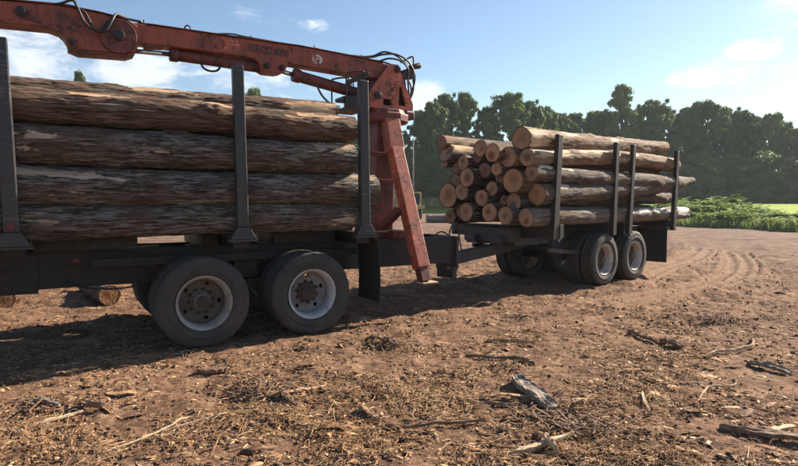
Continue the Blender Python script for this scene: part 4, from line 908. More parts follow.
# lifting eye and little fittings on the boom
b = MB(); b.tube([L3(.107 + .036 * math.cos(a), -1.25, 3.915 + .045 * math.sin(a)) for a in np.linspace(-1.2, 4.34, 12)], .010, 6); cpart(b, 'lifting_eye', M_iron, 0)
for u in (-.42, .93, 1.86, 2.62):
    b = MB(); b.box(L3(u - .06, -1.2, 3.80 + (.076 if u < 2 else .025)), L3(u + .06, -1.3, 3.90 + (0 if u < 2 else -.05))); b.cyl(L3(u, -1.23, 3.85), L3(u, -1.23, 3.945 if u < 2 else 3.90), .010, n=8); cpart(b, 'hose_clamp', M_iron, .003)
# lettering and the worn round emblem
def text(s, u, z, size, tilt, mat, width=1.0):
    cu = bpy.data.curves.new('lettering', 'FONT'); cu.body = s; cu.size = size; cu.extrude = .0015; cu.align_x = 'LEFT'; cu.space_character = 1.05
    cu.materials.append(mat)
    o = bpy.data.objects.new('lettering', cu); COL.objects.link(o); o.parent = crane
    cu.offset = .004
    me = bpy.data.meshes.new_from_object(o); bpy.data.objects.remove(o)
    o = obj('lettering', me, mat, crane, L3(u, -1.1225, z), (R(90), R(tilt), 0)); o.scale = (width, 1, 1); return o
t1 = text('SERCO', .845, 3.712, .135, 2.2, M_text, .82); t2 = text('8000', 1.215, 3.700, .125, 2.2, M_text, .82)
b = MB()
def ring_arc(b, u, z, r0, r1, a0, a1, n, sx=1.0, y=-.1275):
    V = []; Fc = []
    for i in range(n + 1):
        a = R(a0 + (a1 - a0) * i / n)
        for r in (r0, r1): V.append((u - CU + math.cos(a) * r * sx, y, z - CZ + math.sin(a) * r)); V.append((u - CU + math.cos(a) * r * sx, y + .0022, z - CZ + math.sin(a) * r))
    for i in range(n):
        k = i * 4; Fc += [(k, k + 4, k + 6, k + 2), (k + 1, k + 3, k + 7, k + 5), (k + 2, k + 6, k + 7, k + 3), (k, k + 1, k + 5, k + 4)]
    Fc += [(0, 2, 3, 1), (n * 4, n * 4 + 1, n * 4 + 3, n * 4 + 2)]; b.add(V, Fc)
ring_arc(b, 1.86, 3.715, .042, .066, -60, 115, 14, 1.15); ring_arc(b, 1.86, 3.715, .045, .066, 165, 262, 9, 1.15)
ring_arc(b, 1.875, 3.715, .010, .026, -30, 200, 10, 1.1); b.box((1.79 - CU, -.1275, 3.73 - CZ), (1.802 - CU, -.1253, 3.768 - CZ)); b.box((1.835 - CU, -.1275, 3.69 - CZ), (1.848 - CU, -.1253, 3.745 - CZ))
cpart(b, 'round_emblem', M_white, 0)
# mast head: two plates and webs
hd = [(2.935, 3.70), (3.02, 3.765), (3.14, 3.765), (3.20, 3.60), (3.403, 3.19), (3.403, 3.085), (2.629, 3.085), (2.629, 3.30)]
win = [(2.874, 3.231), (3.015, 3.231), (3.022, 3.135), (2.866, 3.135)]; slot = [(3.155, 3.44), (3.20, 3.44), (3.275, 3.15), (3.145, 3.15)]
def plate_with_holes(outline, holes, y0, y1, name, mat):
    bm = bmesh.new(); edges = []
    for poly in [outline] + holes:
        vs = [bm.verts.new((u - CU, y0, z - CZ)) for u, z in poly]
        edges += [bm.edges.new((vs[i], vs[(i + 1) % len(vs)])) for i in range(len(vs))]
    bmesh.ops.triangle_fill(bm, edges=edges, use_beauty=True)
    ext = bmesh.ops.extrude_face_region(bm, geom=bm.faces[:])
    for v in [g for g in ext['geom'] if isinstance(g, bmesh.types.BMVert)]: v.co.y = y1
    bmesh.ops.recalc_face_normals(bm, faces=bm.faces)
    me = bpy.data.meshes.new(name); bm.to_mesh(me); bm.free(); return obj(name, me, mat, crane)
plate_with_holes(hd, [win, slot], -.25, -.215, 'mast_head_plate', M_redl)
plate_with_holes(hd, [win, slot], .215, .25, 'mast_head_plate', M_redl)
b = MB(); b.beam(L3(2.66, -1.25, 3.10), L3(2.95, -1.25, 3.66), .42, .022, up=(1, 0, 0)); cpart(b, 'mast_head_web', M_dred, .004)
b = MB(); b.beam(L3(3.385, -1.25, 3.10), L3(3.16, -1.25, 3.62), .42, .022, up=(1, 0, 0)); cpart(b, 'mast_head_web', M_dred, .004)
b = MB(); b.box(L3(2.82, -1.12, 3.09), L3(3.30, -1.38, 3.33)); cpart(b, 'dark_interior_box', M_iron, .02)  # dark box added so the window and slot look shaded inside
# turntable
b = MB()
oc = []
V = []; n = 12
for z, s in ((2.885, .90), (2.915, .98), (3.0, 1.0), (3.02, 1.0), (3.024, .93), (3.083, .90)):
    for i in range(n):
        a = 2 * math.pi * (i + .5) / n; V.append((math.cos(a) * .42 * s - .04, math.sin(a) * .37 * s, z - CZ))
Fc = [tuple(reversed(range(n))), tuple(5 * n + i for i in range(n))] + [(k * n + i, k * n + (i + 1) % n, (k + 1) * n + (i + 1) % n, (k + 1) * n + i) for k in range(5) for i in range(n)]
b.add(V, Fc); cpart(b, 'turntable', M_dred, .012)
b = MB(); b.box(L3(3.18, -1.05, 2.96), L3(3.47, -1.45, 3.083)); cpart(b, 'swing_motor_housing', M_dred, .02)
# mast column
b = MB(); b.beam(L3(2.93, -1.25, CZ), L3(2.97, -1.25, 2.884), .34, .30, up=(1, 0, 0), w1=.38, h1=.34); cpart(b, 'mast_column', M_dred, .015)
for za, zb in ((2.36, 2.43), (1.96, 2.02)):
    b = MB(); b.box(L3(2.62, -1.03, za), L3(3.10, -1.06, zb)); cpart(b, 'mast_rib', M_dred, .006)
b = MB(); b.box(L3(2.66, -1.0, CZ + .002), L3(3.34, -1.5, CZ + .06)); cpart(b, 'base_plate', M_dred, .01)
# outrigger legs: upper casing, leg, inner foot
for s in (1, -1):
    def q(u, v, z): return L3(u, -1.25 + (v + 1.25) * s, z)
    b = MB(); b.beam(q(2.98, -1.00, 2.90), q(3.00, -.865, 2.42), .23, .24, up=(1, 0, 0), w1=.20, h1=.25); cpart(b, 'leg_casing', M_redl, .012)
    lg = MB(); lg.beam(q(2.995, -.86, 2.47), q(3.075, -.24, .72), .185, .20, up=(1, 0, 0)); leg = cpart(lg, 'outrigger_leg', M_redl if s > 0 else M_dred, .012)
    b = MB(); b.beam(q(3.07, -.26, .78), q(3.085, -.17, .53), .14, .15, up=(1, 0, 0)); b.build('inner_leg', M_dred, leg, .006)
    b = MB(); b.box(q(3.00, -.26, .505), q(3.26, -.07, .528)); b.build('foot_plate', M_spale, leg, .004)
    b = MB(); b.beam(q(2.86, -1.06, 1.25), q(2.90, -.58, 1.55), .10, .12, up=(1, 0, 0)); cpart(b, 'leg_brace', M_dred, .008)
b = MB(); b.box(L3(2.90, -.72, 1.13), L3(3.12, -1.78, 1.24)); cpart(b, 'leg_cross_beam', M_dred, .008)
# operator's stand behind the rear stake
b = MB(); b.box(L3(2.24, -1.0, 3.03), L3(2.62, -1.55, 3.06)); b.beam(L3(2.42, -1.28, 3.06), L3(2.42, -1.28, 3.18), .10, .10, up=(1, 0, 0)); cpart(b, 'operator_platform', M_iron, .004)
b = MB(); b.box(L3(2.27, -1.12, 3.18), L3(2.58, -1.44, 3.24)); b.beam(L3(2.60, -1.28, 3.22), L3(2.64, -1.28, 3.42), .32, .05, up=(1, 0, 0)); cpart(b, 'operator_seat', M_hose, .015)
for v in (-1.02, -1.54):
    b = MB(); b.tube([L3(2.27, v, 3.06), L3(2.27, v, 3.50), L3(2.31, v, 3.56), L3(2.50, v, 3.60), L3(2.56, v, 3.55), L3(2.56, v, 3.06)], .014); cpart(b, 'guard_rail', M_iron, 0)
b = MB(); b.beam(L3(2.30, -1.06, 3.42), L3(2.66, -1.06, 3.58), .05, .07); cpart(b, 'hose_trunking', M_iron, .004)
for k in range(4):
    b = MB(); b.cyl(L3(2.33 + k * .04, -1.10, 3.24), L3(2.30 + k * .04, -1.10, 3.40), .007, n=8); b.cyl(L3(2.30 + k * .04, -1.10, 3.40), L3(2.299 + k * .04, -1.10, 3.425), .014, n=8); cpart(b, 'control_lever', M_hose, 0)
b = MB(); b.box(L3(2.30, -1.05, 3.062), L3(2.50, -1.11, 3.24)); cpart(b, 'valve_bank', M_iron, .006)
# hoses
HS = [[(2.45, -1.2, 3.86), (2.75, -1.18, 3.87), (2.95, -1.15, 3.93), (3.18, -1.12, 3.95), (3.40, -1.12, 3.86), (3.53, -1.15, 3.66), (3.50, -1.2, 3.42), (3.38, -1.2, 3.25)],
      [(2.50, -1.25, 3.86), (2.80, -1.22, 3.90), (3.02, -1.2, 3.99), (3.28, -1.2, 3.93), (3.50, -1.22, 3.74), (3.57, -1.25, 3.50), (3.48, -1.25, 3.28), (3.36, -1.25, 3.18)],
      [(2.60, -1.3, 3.85), (2.90, -1.28, 3.86), (3.20, -1.28, 3.82), (3.38, -1.28, 3.70), (3.44, -1.3, 3.48), (3.36, -1.3, 3.30)],
      [(2.85, -1.08, 3.80), (3.02, -1.06, 3.86), (3.22, -1.05, 3.84), (3.34, -1.05, 3.74), (3.37, -1.1, 3.60), (3.42, -1.15, 3.38), (3.46, -1.2, 3.24), (3.40, -1.22, 3.15)],
      [(3.10, -1.3, 3.82), (3.30, -1.3, 3.80), (3.52, -1.3, 3.60), (3.56, -1.32, 3.40), (3.42, -1.3, 3.20)],
      [(-1.50, -1.18, 3.925), (-1.325, -1.08, 3.945), (-1.20, -1.02, 3.985), (-1.150, -.99, 3.90), (-1.08, -.98, 3.74), (-.96, -.98, 3.665), (-.86, -.98, 3.70), (-.79, -1.0, 3.83), (-.74, -1.08, 3.92), (-.62, -1.15, 3.905), (-.45, -1.18, 3.90)],
      [(-1.45, -1.22, 3.925), (-1.28, -1.12, 3.95), (-1.10, -1.06, 3.90), (-1.03, -1.03, 3.78), (-.99, -1.02, 3.69), (-.90, -1.02, 3.68), (-.82, -1.03, 3.80), (-.76, -1.10, 3.90), (-.6, -1.2, 3.90)],
      [(.245, -1.18, 3.50), (.275, -1.16, 3.42), (.36, -1.15, 3.385), (.46, -1.16, 3.41), (.515, -1.18, 3.50)],
      [(1.86, -1.20, 3.42), (1.90, -1.18, 3.30), (1.97, -1.18, 3.20), (2.08, -1.18, 3.12), (2.24, -1.2, 3.08)],
      [(-.5, -1.26, 3.885), (.0, -1.27, 3.882), (.70, -1.26, 3.91), (.95, -1.25, 3.90), (1.8, -1.26, 3.885), (2.45, -1.25, 3.845)],
      [(-.5, -1.22, 3.885), (.3, -1.22, 3.885), (.66, -1.22, 3.925), (.86, -1.22, 3.915), (1.6, -1.22, 3.89), (2.5, -1.21, 3.845)]]
for k, P in enumerate(HS):
    b = MB(); b.tube([L3(*p) for p in P], .015 if k < 9 else .011, 8); cpart(b, 'hydraulic_hose', M_hose, 0)
b = MB(); b.tube([L3(3.30, -1.2, 3.86), L3(3.50, -1.2, 3.975), L3(3.535, -1.2, 3.94), L3(3.53, -1.2, 3.80)], .013); cpart(b, 'lamp_bracket', M_iron, 0)
b = MB(); b.cyl(L3(3.46, -1.2, 3.80), L3(3.66, -1.22, 3.86), .035, .05, 14); b.box(L3(3.36, -1.12, 3.62), L3(3.50, -1.28, 3.76)); cpart(b, 'work_lamp', M_iron, .006)

# ------------------------------------------------------------------ the trailer
trailer = empty('log_trailer', (B_O[0], B_O[1], 0), B_T, 'dark two-axle log trailer with dual wheels, brown stakes and a wide black mudflap', 'trailer')
def tpart(b, name, mat, bevel=.006, **kw): return b.build(name, mat, trailer, bevel, **kw)
for y in (.74, 1.58):
    b = MB(); b.beam((-2.05, y, .97), (3.05, y, .97), .09, .24); tpart(b, 'frame_rail', M_blue)
for x in (-2.0, -.65, .64, 2.4, 3.0):
    b = MB(); b.box((x - .05, .787, .88), (x + .05, 1.533, 1.06)); tpart(b, 'cross_member', M_blue)
for i, (x, lean) in enumerate(((-1.82, .12), (.27, .08), (.93, .13), (3.08, .12))):
    b = MB(); b.box((x - .09, .07, 1.092), (x + .09, 2.33, 1.235)); tpart(b, 'bunk', M_tstake)
    for ya, yb in ((.10, .69), (1.64, 2.3)):
        b = MB(); b.box((x - .06, ya, 1.0), (x + .06, yb, 1.09)); tpart(b, 'bunk_arm', M_tstake)
    for y in (.015, 2.39):
        b = MB(); b.beam((x, y, 1.00), (x + lean * (1 if y < 1 else .8), y, 2.86 if y < 1 else 2.5), .09, .135 if i else .16, up=(1, 0, 0), w1=.085, h1=.115 if i else .14); tpart(b, 'stake', M_tstake, .008)
b = MB(); b.box((-1.72, -.045, 1.02), (-1.60, -.030, 1.26)); tpart(b, 'stake_plate', M_stake)
b = MB(); b.beam((-1.78, -.04, .96), (-1.66, -.04, 1.05), .02, .05); tpart(b, 'chain_hook', M_stake)
# front bolster box and drawbar
b = MB(); b.box((-2.30, .62, .93), (-1.95, 1.72, 1.20)); tpart(b, 'front_bolster', M_blue, .015)
for ya in (.78, 1.36):
    b = MB(); b.box((-2.42, ya, .90), (-2.301, ya + .2, 1.06)); tpart(b, 'bolster_bracket', M_blue, .008)
b = MB(); b.beam((-3.62, 1.0, .67), (-1.1, 1.2, .86), .17, .20); tpart(b, 'drawbar', M_blue, .012)
b = MB(); b.cyl((-3.66, .97, .67), (-3.62, 1.0, .67), .075, n=18); b.tube([(-3.64 - .075 * (1 - math.cos(a)), .99 + .07 * math.sin(a), .67) for a in np.linspace(0, 6.28, 12)], .022); tpart(b, 'drawbar_eye', M_iron, 0)
b = MB(); b.box((-3.60, .80, .38), (-3.50, 1.18, .92)); tpart(b, 'drawbar_plate', M_blue, .01)
b = MB(); b.beam((-3.50, .98, .38), (-3.3, .98, .55), .05, .06); tpart(b, 'jack_leg', M_iron)
for s in (.30, 2.10):
    b = MB(); b.beam((-1.6, s, .78), (-.45, s, .66), .06, .08); tpart(b, 'torque_arm', M_iron)
b = MB(); b.prism([(-.75, .42), (-.60, .40), (-.50, .60), (-.55, .93), (-.95, .93), (-.90, .70)], .64, .72); tpart(b, 'spring_hanger', M_blue)
b = MB(); b.prism([(-.75, .42), (-.60, .40), (-.50, .60), (-.55, .93), (-.95, .93), (-.90, .70)], 1.66, 1.74); tpart(b, 'spring_hanger', M_blue)
for y in (.69, 1.69):
    b = MB()
    for k in range(4): b.box((-.5 + k * .13, y - .04, .66 - k * .0245), (1.8 - k * .13, y + .04, .68 - k * .0245))
    tpart(b, 'leaf_spring', M_iron, 0)
for u in (0, 1.258):
    b = MB(); b.cyl((u, .05, .52), (u, 2.35, .52), .07, n=14); tpart(b, 'axle', M_iron, 0)
    b = MB(); b.cyl((u + .2, .8, .62), (u + .2, .62, .62), .085, n=16); tpart(b, 'brake_chamber', M_iron, .006)
    wheel(trailer, u, .147, M_rimg, M_rimd, ME_H1, M_hubr, spin=.3 + u)
    wheel(trailer, u, .470, M_rimg, M_rimd, ME_H1, M_hubr, outer=False, flip=True)
    wheel(trailer, u, 1.93, M_rimg, M_rimd, ME_H1, M_hubr, outer=False)
    wheel(trailer, u, 2.253, M_rimg, M_rimd, ME_H1, M_hubr, flip=True, nuts=False)
for y0 in (0.0, 1.70):
    b = MB(); b.box((2.74, y0, .27), (2.754, y0 + .70, 1.08)); tpart(b, 'mudflap', M_flap, 0)
    b = MB(); b.beam((2.72, y0 - .01, 1.06), (2.72, y0 + .72, 1.06), .035, .06); tpart(b, 'mudflap_hanger', M_tstake)
b = MB(); b.cyl((2.737, .47, .62), (2.728, .47, .62), .022, n=14); tpart(b, 'flap_stud', M_stake, 0)

# ------------------------------------------------------------------ things behind: loader, pole, timber
LO = empty('wheel_loader', (.92, 53.5, .0), R(8), 'small yellow loader parked far behind the crane leg, dark grille facing the yard', 'loader')
def lpart(b, name, mat, bevel=.02): return b.build(name, mat, LO, bevel)
b = MB(); b.box((-.15, -.2, 1.30), (1.12, 2.4, 2.55)); lpart(b, 'hood', M_yel, .06)
b = MB(); b.box((.0, -.24, 1.42), (.98, -.205, 2.42)); lpart(b, 'grille', M_iron, .01)
for k in range(6):
    b = MB(); b.box((.02, -.262, 1.50 + k * .15), (.96, -.242, 1.54 + k * .15)); lpart(b, 'grille_slat', M_iron, 0)
b = MB(); b.box((-.45, -.45, .98), (1.38, .2, 1.28)); lpart(b, 'bumper', M_yel, .05)
b = MB(); b.box((-1.7, .9, 1.0), (-.155, 3.6, 2.6)); lpart(b, 'body', M_yel, .06)
b = MB(); b.add([(-1.6, .92, 2.602), (-.2, .92, 2.602), (-.2, 2.8, 2.602), (-1.6, 2.8, 2.602), (-1.5, 1.3, 4.1), (-.75, 1.3, 4.1), (-.75, 2.7, 4.1), (-1.5, 2.7, 4.1)], [(0, 3, 2, 1), (4, 5, 6, 7), (0, 1, 5, 4), (1, 2, 6, 5), (2, 3, 7, 6), (3, 0, 4, 7)]); lpart(b, 'cab', M_rimw, .05)
b = MB(); b.add([(-1.45, .92, 2.8), (-.38, .92, 2.8), (-.70, 1.235, 3.9), (-1.40, 1.235, 3.9), (-1.45, .955, 2.8), (-.38, .955, 2.8), (-.70, 1.28, 3.9), (-1.40, 1.28, 3.9)], [(0, 1, 2, 3), (7, 6, 5, 4), (0, 4, 5, 1), (1, 5, 6, 2), (2, 6, 7, 3), (3, 7, 4, 0)]); lpart(b, 'windscreen', M_glass, 0)
for x in (-1.4, 1.0):
    for y in (.35, 3.0):
        b = MB(); b.lathe([(.25, -.2), (.45, -.24), (.56, -.2), (.58, -.1), (.58, .1), (.56, .2), (.45, .24), (.25, .2)], 32); w = b.build('tyre', M_tyre, LO, loc=(x, y, .57), rot=(0, 0, R(90)))
        b = MB(); b.lathe([(.001, -.12), (.20, -.14), (.27, -.2), (.27, .2), (.20, .14), (.001, .12)], 24); b.build('rim', M_yel, w)
        w.rotation_euler = (0, 0, R(90)); w.name = 'wheel' if False else w.name
b = MB(); b.cyl((0, 0, -.3), (0, 0, 8.2), .10, .075, 12); P_ = b.build('utility_pole', M_gpole, None, 0, loc=(1.46, 60, 0)); tag(P_, 'plain grey pole standing behind the yellow loader, right of the crane leg', 'pole')
make_log('log', 'dark felled log lying on the far ground left of the trailer', 'felled logs on the far ground', ((2.2, 45.5), .12), 0, 3.0, 0, .2, .32, .32, .36, .33, M_barkA, M_endB, 300, 60, 28)
make_log('log', 'short sawn log with an orange end, lying behind the truck nearest its wheels', 'short logs behind the truck', ((-5.74, 10.55), -.95), 0, 1.7, 0, .1, .155, .16, .165, .16, M_barkB, M_endC, 301, 50, 28)
make_log('log', 'short sawn log with an orange end at the left edge, behind the truck', 'short logs behind the truck', ((-7.35, 10.4), -.95), 0, 1.9, 0, .1, .155, .16, .165, .16, M_barkB, M_endC, 302, 50, 28)
# power line far right
pl = empty('power_line', (78, 92, 0), 0, 'thin wires of a power line crossing the sky at the right edge', 'power line')
b = MB(); b.cyl((0, 0, -.3), (0, 0, 16.4), .16, .11, 12); b.build('pole', M_gpole, pl); b = MB(); b.box((-.08, -1.4, 15.6), (.08, 1.4, 15.8)); b.build('cross_arm', M_gpole, pl)
for k in range(3):
    b = MB(); b.tube([(0, -1.2 + 1.2 * k, 15.95), (-10, 5 - 1.2 + 1.2 * k, 15.35), (-20, 10 - 1.2 + 1.2 * k, 15.3), (-40, 20 - 1.2 + 1.2 * k, 15.8)], .016, 5); b.build('wire', M_iron, pl)

# ------------------------------------------------------------------ litter on the ground
rs = np.random.RandomState(21)
def scatter_xy(n, ymin, ymax, p, patches=(), base=1.0):
    """points on the yard, thinning with distance, thicker round the patches"""
    out = []
    while sum(len(o) for o in out) < n:
        m = n * 3; y = ymin * (ymax / ymin) ** (rs.rand(m) ** p); x = (rs.rand(m) * 2 - 1) * y * .80
        w = np.full(m, base)
        for (cx, cy, sx, sy, k) in patches: w += k * np.exp(-(((x - cx) / sx) ** 2 + ((y - cy) / sy) ** 2))
        w *= .12 + .88 * np.clip(.8 + 2.2 * fbm(x * 1.1, y * 1.1, 0, 4, 31, .6), 0, 2)
        ok = rs.rand(m) < w / w.max(); out.append(np.stack([x[ok], y[ok]], 1))
    return np.concatenate(out)[:n]
PATCH = [(.2, 4.6, 1.0, .7, 1.6), (-2.4, 3.9, 1.0, .6, .3), (1.5, 4.6, .9, .9, 1.2), (2.0, 6.3, 1.4, .9, .8), (-.5, 4.8, .9, .7, 1.0), (3.6, 8.0, 1.2, 1.0, .6)]
def fibres(name, n, lmin, lmax, wmin, wmax, label, tint_lo, tint_hi, p=1.1, ymax=13, curl=.5, lift=.02):
    P = scatter_xy(n, 3.0, ymax, p, PATCH, .3); k = 5
    a = rs.rand(n) * 6.283; a = np.where(rs.rand(n) < .45, rs.normal(size=n) * .5 + .2, a)
    L = lmin + (lmax - lmin) * rs.rand(n) ** 2.2; w = wmin + (wmax - wmin) * rs.rand(n) ** 2; bend = rs.normal(size=n) * curl
    tilt = rs.rand(n) * lift
    rings = []
    x, y = P[:, 0].copy(), P[:, 1].copy(); ang = a - bend / 2
    for i in range(k):
        f = i / (k - 1); z = ground_h(x, y) if i in (0, k - 1) else None
        rings.append([x.copy(), y.copy(), ang.copy(), f])
        x = x + np.cos(ang) * L / (k - 1); y = y + np.sin(ang) * L / (k - 1); ang = ang + bend / (k - 1)
    z0 = ground_h(rings[0][0], rings[0][1]); z1 = ground_h(rings[-1][0], rings[-1][1]); zm = ground_h(rings[2][0], rings[2][1])
    V = np.zeros((n, k, 3, 3))
    for i, (x, y, an, f) in enumerate(rings):
        zz = np.where(f < .5, z0 + (zm - z0) * f * 2, zm + (z1 - zm) * (f - .5) * 2) + .003 + tilt * math.sin(f * 3.0) + .004 * rs.rand(n)
        ww = w * (.35 + .65 * math.sin(math.pi * (.12 + .76 * f)))
        nx_, ny_ = -np.sin(an), np.cos(an)
        V[:, i, 0] = np.stack([x + nx_ * ww, y + ny_ * ww, zz], 1); V[:, i, 1] = np.stack([x - nx_ * ww, y - ny_ * ww, zz], 1); V[:, i, 2] = np.stack([x, y, zz + ww * .8 + .001], 1)
    b0 = (np.arange(n) * k * 3)[:, None]; Q = []
    for i in range(k - 1):
        for j in range(3): Q.append(b0 + np.array([[i * 3 + j, i * 3 + (j + 1) % 3, (i + 1) * 3 + (j + 1) % 3, (i + 1) * 3 + j]]))
    tint = np.repeat(tint_lo + (tint_hi - tint_lo) * rs.rand(n), k * 3)
    obj(name, np_mesh(name, V.reshape(-1, 3), np.concatenate(Q), False, {'tint': tint}), M_fibre, kind='stuff', label=label)
fibres('bark_fibres', 21000, .02, .13, .0010, .0034, 'straw-coloured bark fibres strewn over the ground', .3, 1.0)
fibres('long_bark_fibres', 700, .12, .40, .0015, .0045, 'long stringy bark fibres strewn over the ground', .35, 1.0, 1.0, 9, .9, .04)
fibres('dark_bark_fibres', 4500, .03, .16, .002, .008, 'dark bark fibres strewn over the ground', 0, .3, 1.0, 13)
def lumps(name, n, smin, smax, flat, mat, label, p=1.0, ymax=16, lo=0.0, hi=1.0, base=.5, elong=1.6):
    P = scatter_xy(n, 3.0, ymax, p, PATCH, base)
    tv = np.array([(1, 0, 0), (-1, 0, 0), (0, 1, 0), (0, -1, 0), (0, 0, 1), (0, 0, -1), (.6, .6, .55), (-.6, .6, .5), (-.6, -.6, .55), (.6, -.6, .5)], float)
    tf = np.array([(4, 6, 7), (4, 7, 8), (4, 8, 9), (4, 9, 6), (0, 2, 6), (2, 1, 7), (1, 3, 8), (3, 0, 9), (6, 2, 7), (7, 1, 8), (8, 3, 9), (9, 0, 6), (2, 0, 5), (1, 2, 5), (3, 1, 5), (0, 3, 5)])
    s = smin + (smax - smin) * rs.rand(n) ** 3
    V = tv[None] * (1 + .35 * rs.normal(size=(n, len(tv), 3)) * .6); V[:, :, 0] *= elong * (.7 + .8 * rs.rand(n))[:, None]; V[:, :, 2] *= flat
    V *= s[:, None, None]
    tx, a = rs.normal(size=n) * .35, rs.rand(n) * 6.283
    y_, z_ = V[:, :, 1] * np.cos(tx)[:, None] - V[:, :, 2] * np.sin(tx)[:, None], V[:, :, 1] * np.sin(tx)[:, None] + V[:, :, 2] * np.cos(tx)[:, None]
    x_ = V[:, :, 0]; c_, s_ = np.cos(a)[:, None], np.sin(a)[:, None]
    W = np.stack([x_ * c_ - y_ * s_, x_ * s_ + y_ * c_, z_], -1)
    W += np.stack([P[:, 0], P[:, 1], ground_h(P[:, 0], P[:, 1]) + s * flat * .35], 1)[:, None]
    F = (np.arange(n) * len(tv))[:, None, None] + tf[None]
    obj(name, np_mesh(name, W.reshape(-1, 3), F.reshape(-1, 3), False, {'tint': np.repeat(lo + (hi - lo) * rs.rand(n), len(tv))}), mat, kind='stuff', label=label)
lumps('wood_chips', 46000, .003, .017, .12, M_chip, 'wood chips and bark flakes strewn over the ground', 1.0, 14, 0, 1, .45, 2.6)
lumps('soil_clods', 14000, .004, .022, .6, M_clod, 'small brown clods of trampled soil', 1.0, 18, 0, 1, .8, 1.1)
lumps('bark_flakes', 2200, .012, .040, .05, M_chip, 'bigger bark flakes lying about the yard', 1.0, 12, 0, .8, .35, 2.8)

# individual pieces one can pick out
def slab(name, label, cat, group, path, w, th, mat, curl=0.0, lift=0.0, taper=.5, seed=0, ragged=.25):
    ragged *= .55; w *= .82; lift *= .6
    """a bark strip, stick or slab that follows a path over the ground: curved cross-section, uneven edges"""
    rr = np.random.RandomState(seed + 500)
    P2 = smooth_path([Vector((a, b, 0)) for a, b in path], 7) if len(path) > 2 else [Vector((path[0][0], path[0][1], 0)).lerp(Vector((path[1][0], path[1][1], 0)), t) for t in np.linspace(0, 1, 12)]
    n = len(P2); zs = ground_h(np.array([p.x for p in P2]), np.array([p.y for p in P2]))
    zs = np.maximum(zs, np.convolve(np.pad(zs, 3, 'edge'), np.ones(7) / 7, 'valid')) + .002
    org = Vector((sum(p.x for p in P2) / n, sum(p.y for p in P2) / n, float(zs.mean())))
    V = []; m = 7
    for i, p in enumerate(P2):
        t = i / (n - 1); d = (P2[min(i + 1, n - 1)] - P2[max(i - 1, 0)]).normalized(); s = Vector((-d.y, d.x, 0))
        ww = w * (1 - taper * abs(2 * t - 1) ** 2) * (1 + ragged * rr.normal() * .5)
        zz = zs[i] + lift * math.sin(math.pi * t) + (lift * .6 * t)
        top, bot = [], []
        for j in range(m):
            q = (j / (m - 1) - .5) * 2
            off = s * q * ww * .5; zc = curl * ww * (q * q - .4) + th * .14 * rr.normal()
            top.append(p + off + Vector((0, 0, zz + th + max(zc, -th * .5) + curl * ww * .1))); bot.append(p + off * .96 + Vector((0, 0, zz + max(zc, -th * .5) * .9)))
        V += [v - org for v in top] + [v - org for v in reversed(bot)]
    k = 2 * m; F = [tuple(range(k))[::-1], tuple((n - 1) * k + j for j in range(k))]
    F += [(i * k + j, i * k + (j + 1) % k, (i + 1) * k + (j + 1) % k, (i + 1) * k + j) for i in range(n - 1) for j in range(k)]
    b = MB(); b.add(V, F, False); o = b.build(name, mat, None, 0, loc=org); tag(o, label, cat, group); return o
G1 = 'bark slabs and sticks scattered over the foreground'
def S(name, label, path, w, th, mat, **kw): slab(name, label, name.split('_')[-1], G1, path, w, th, mat, seed=len(bpy.data.objects), **kw)
S('bark_slab', 'thick weathered grey bark slab lying lengthwise right of the foreground middle', [(1.08, 5.24), (1.13, 4.9), (1.22, 4.46)], .16, .050, M_sgrey, curl=.06, lift=.02, taper=.35, ragged=.22)
S('bark_strip', 'pale bark strip pointing at the grey slab from its left', [(.68, 4.86), (.9, 4.80), (1.12, 4.76)], .05, .010, M_stan, lift=.035, taper=.8)
S('bark_strip', 'thin dark stick just under the pale strip left of the grey slab', [(.66, 4.66), (.85, 4.60), (1.02, 4.58)], .03, .016, M_sbrown, lift=.01)
S('splintered_stick', 'pale splintered stick at the bottom edge below the grey slab', [(.74, 3.72), (.98, 3.84), (1.24, 4.02)], .05, .022, M_spale, lift=.03, taper=.7)
S('splintered_stick', 'pale splinter standing across the splintered stick at the bottom edge', [(.98, 4.04), (1.02, 3.86), (1.05, 3.70)], .045, .03, M_spale, lift=.05, taper=.8)
S('bark_strip', 'flat orange bark strip beside the splintered stick at the bottom edge', [(.70, 3.76), (.86, 3.80), (.97, 3.86)], .09, .014, M_stan, taper=.3)
S('bark_strip', 'long tan bark strip curving below the rear truck wheel', [(-1.26, 4.75), (-1.05, 4.80), (-.85, 4.93), (-.66, 5.10)], .05, .014, M_stan, curl=-.2, lift=.03)
S('bark_strip', 'brown bark slab near the left edge of the foreground, upper of two', [(-3.12, 4.70), (-2.95, 4.66), (-2.76, 4.60)], .07, .022, M_sgrey, lift=.03, ragged=.4)
S('thin_stick', 'thin straight stick near the left edge pointing right and away', [(-2.70, 4.24), (-2.6, 4.36), (-2.48, 4.50)], .028, .016, M_spale, lift=.015)
S('bark_strip', 'dark curled bark piece near the left edge, right of the brown slab', [(-2.62, 4.62), (-2.5, 4.56), (-2.36, 4.52)], .06, .02, M_sbrown, curl=.3, lift=.03)
S('bark_strip', 'dark flat bark strip crossing the straw at the bottom centre', [(-.10, 4.13), (.15, 4.16), (.42, 4.20), (.64, 4.28)], .035, .020, M_sbrown, lift=.03)
S('bark_strip', 'reddish bark piece slanting left of the bottom centre', [(-.32, 4.52), (-.24, 4.40), (-.14, 4.28)], .05, .02, M_stan, lift=.02)
S('twisted_branch', 'pale twisted branch lying on the right', [(3.20, 5.92), (3.45, 6.10), (3.70, 6.20), (3.95, 6.35), (4.12, 6.66)], .035, .03, M_spale, lift=.03, taper=.7)
S('thin_stick', 'thin crooked twig on the right below the pale twisted branch', [(2.46, 4.66), (2.62, 4.86), (2.74, 4.98), (2.98, 5.04), (3.08, 5.20)], .016, .013, M_spale, lift=.015)
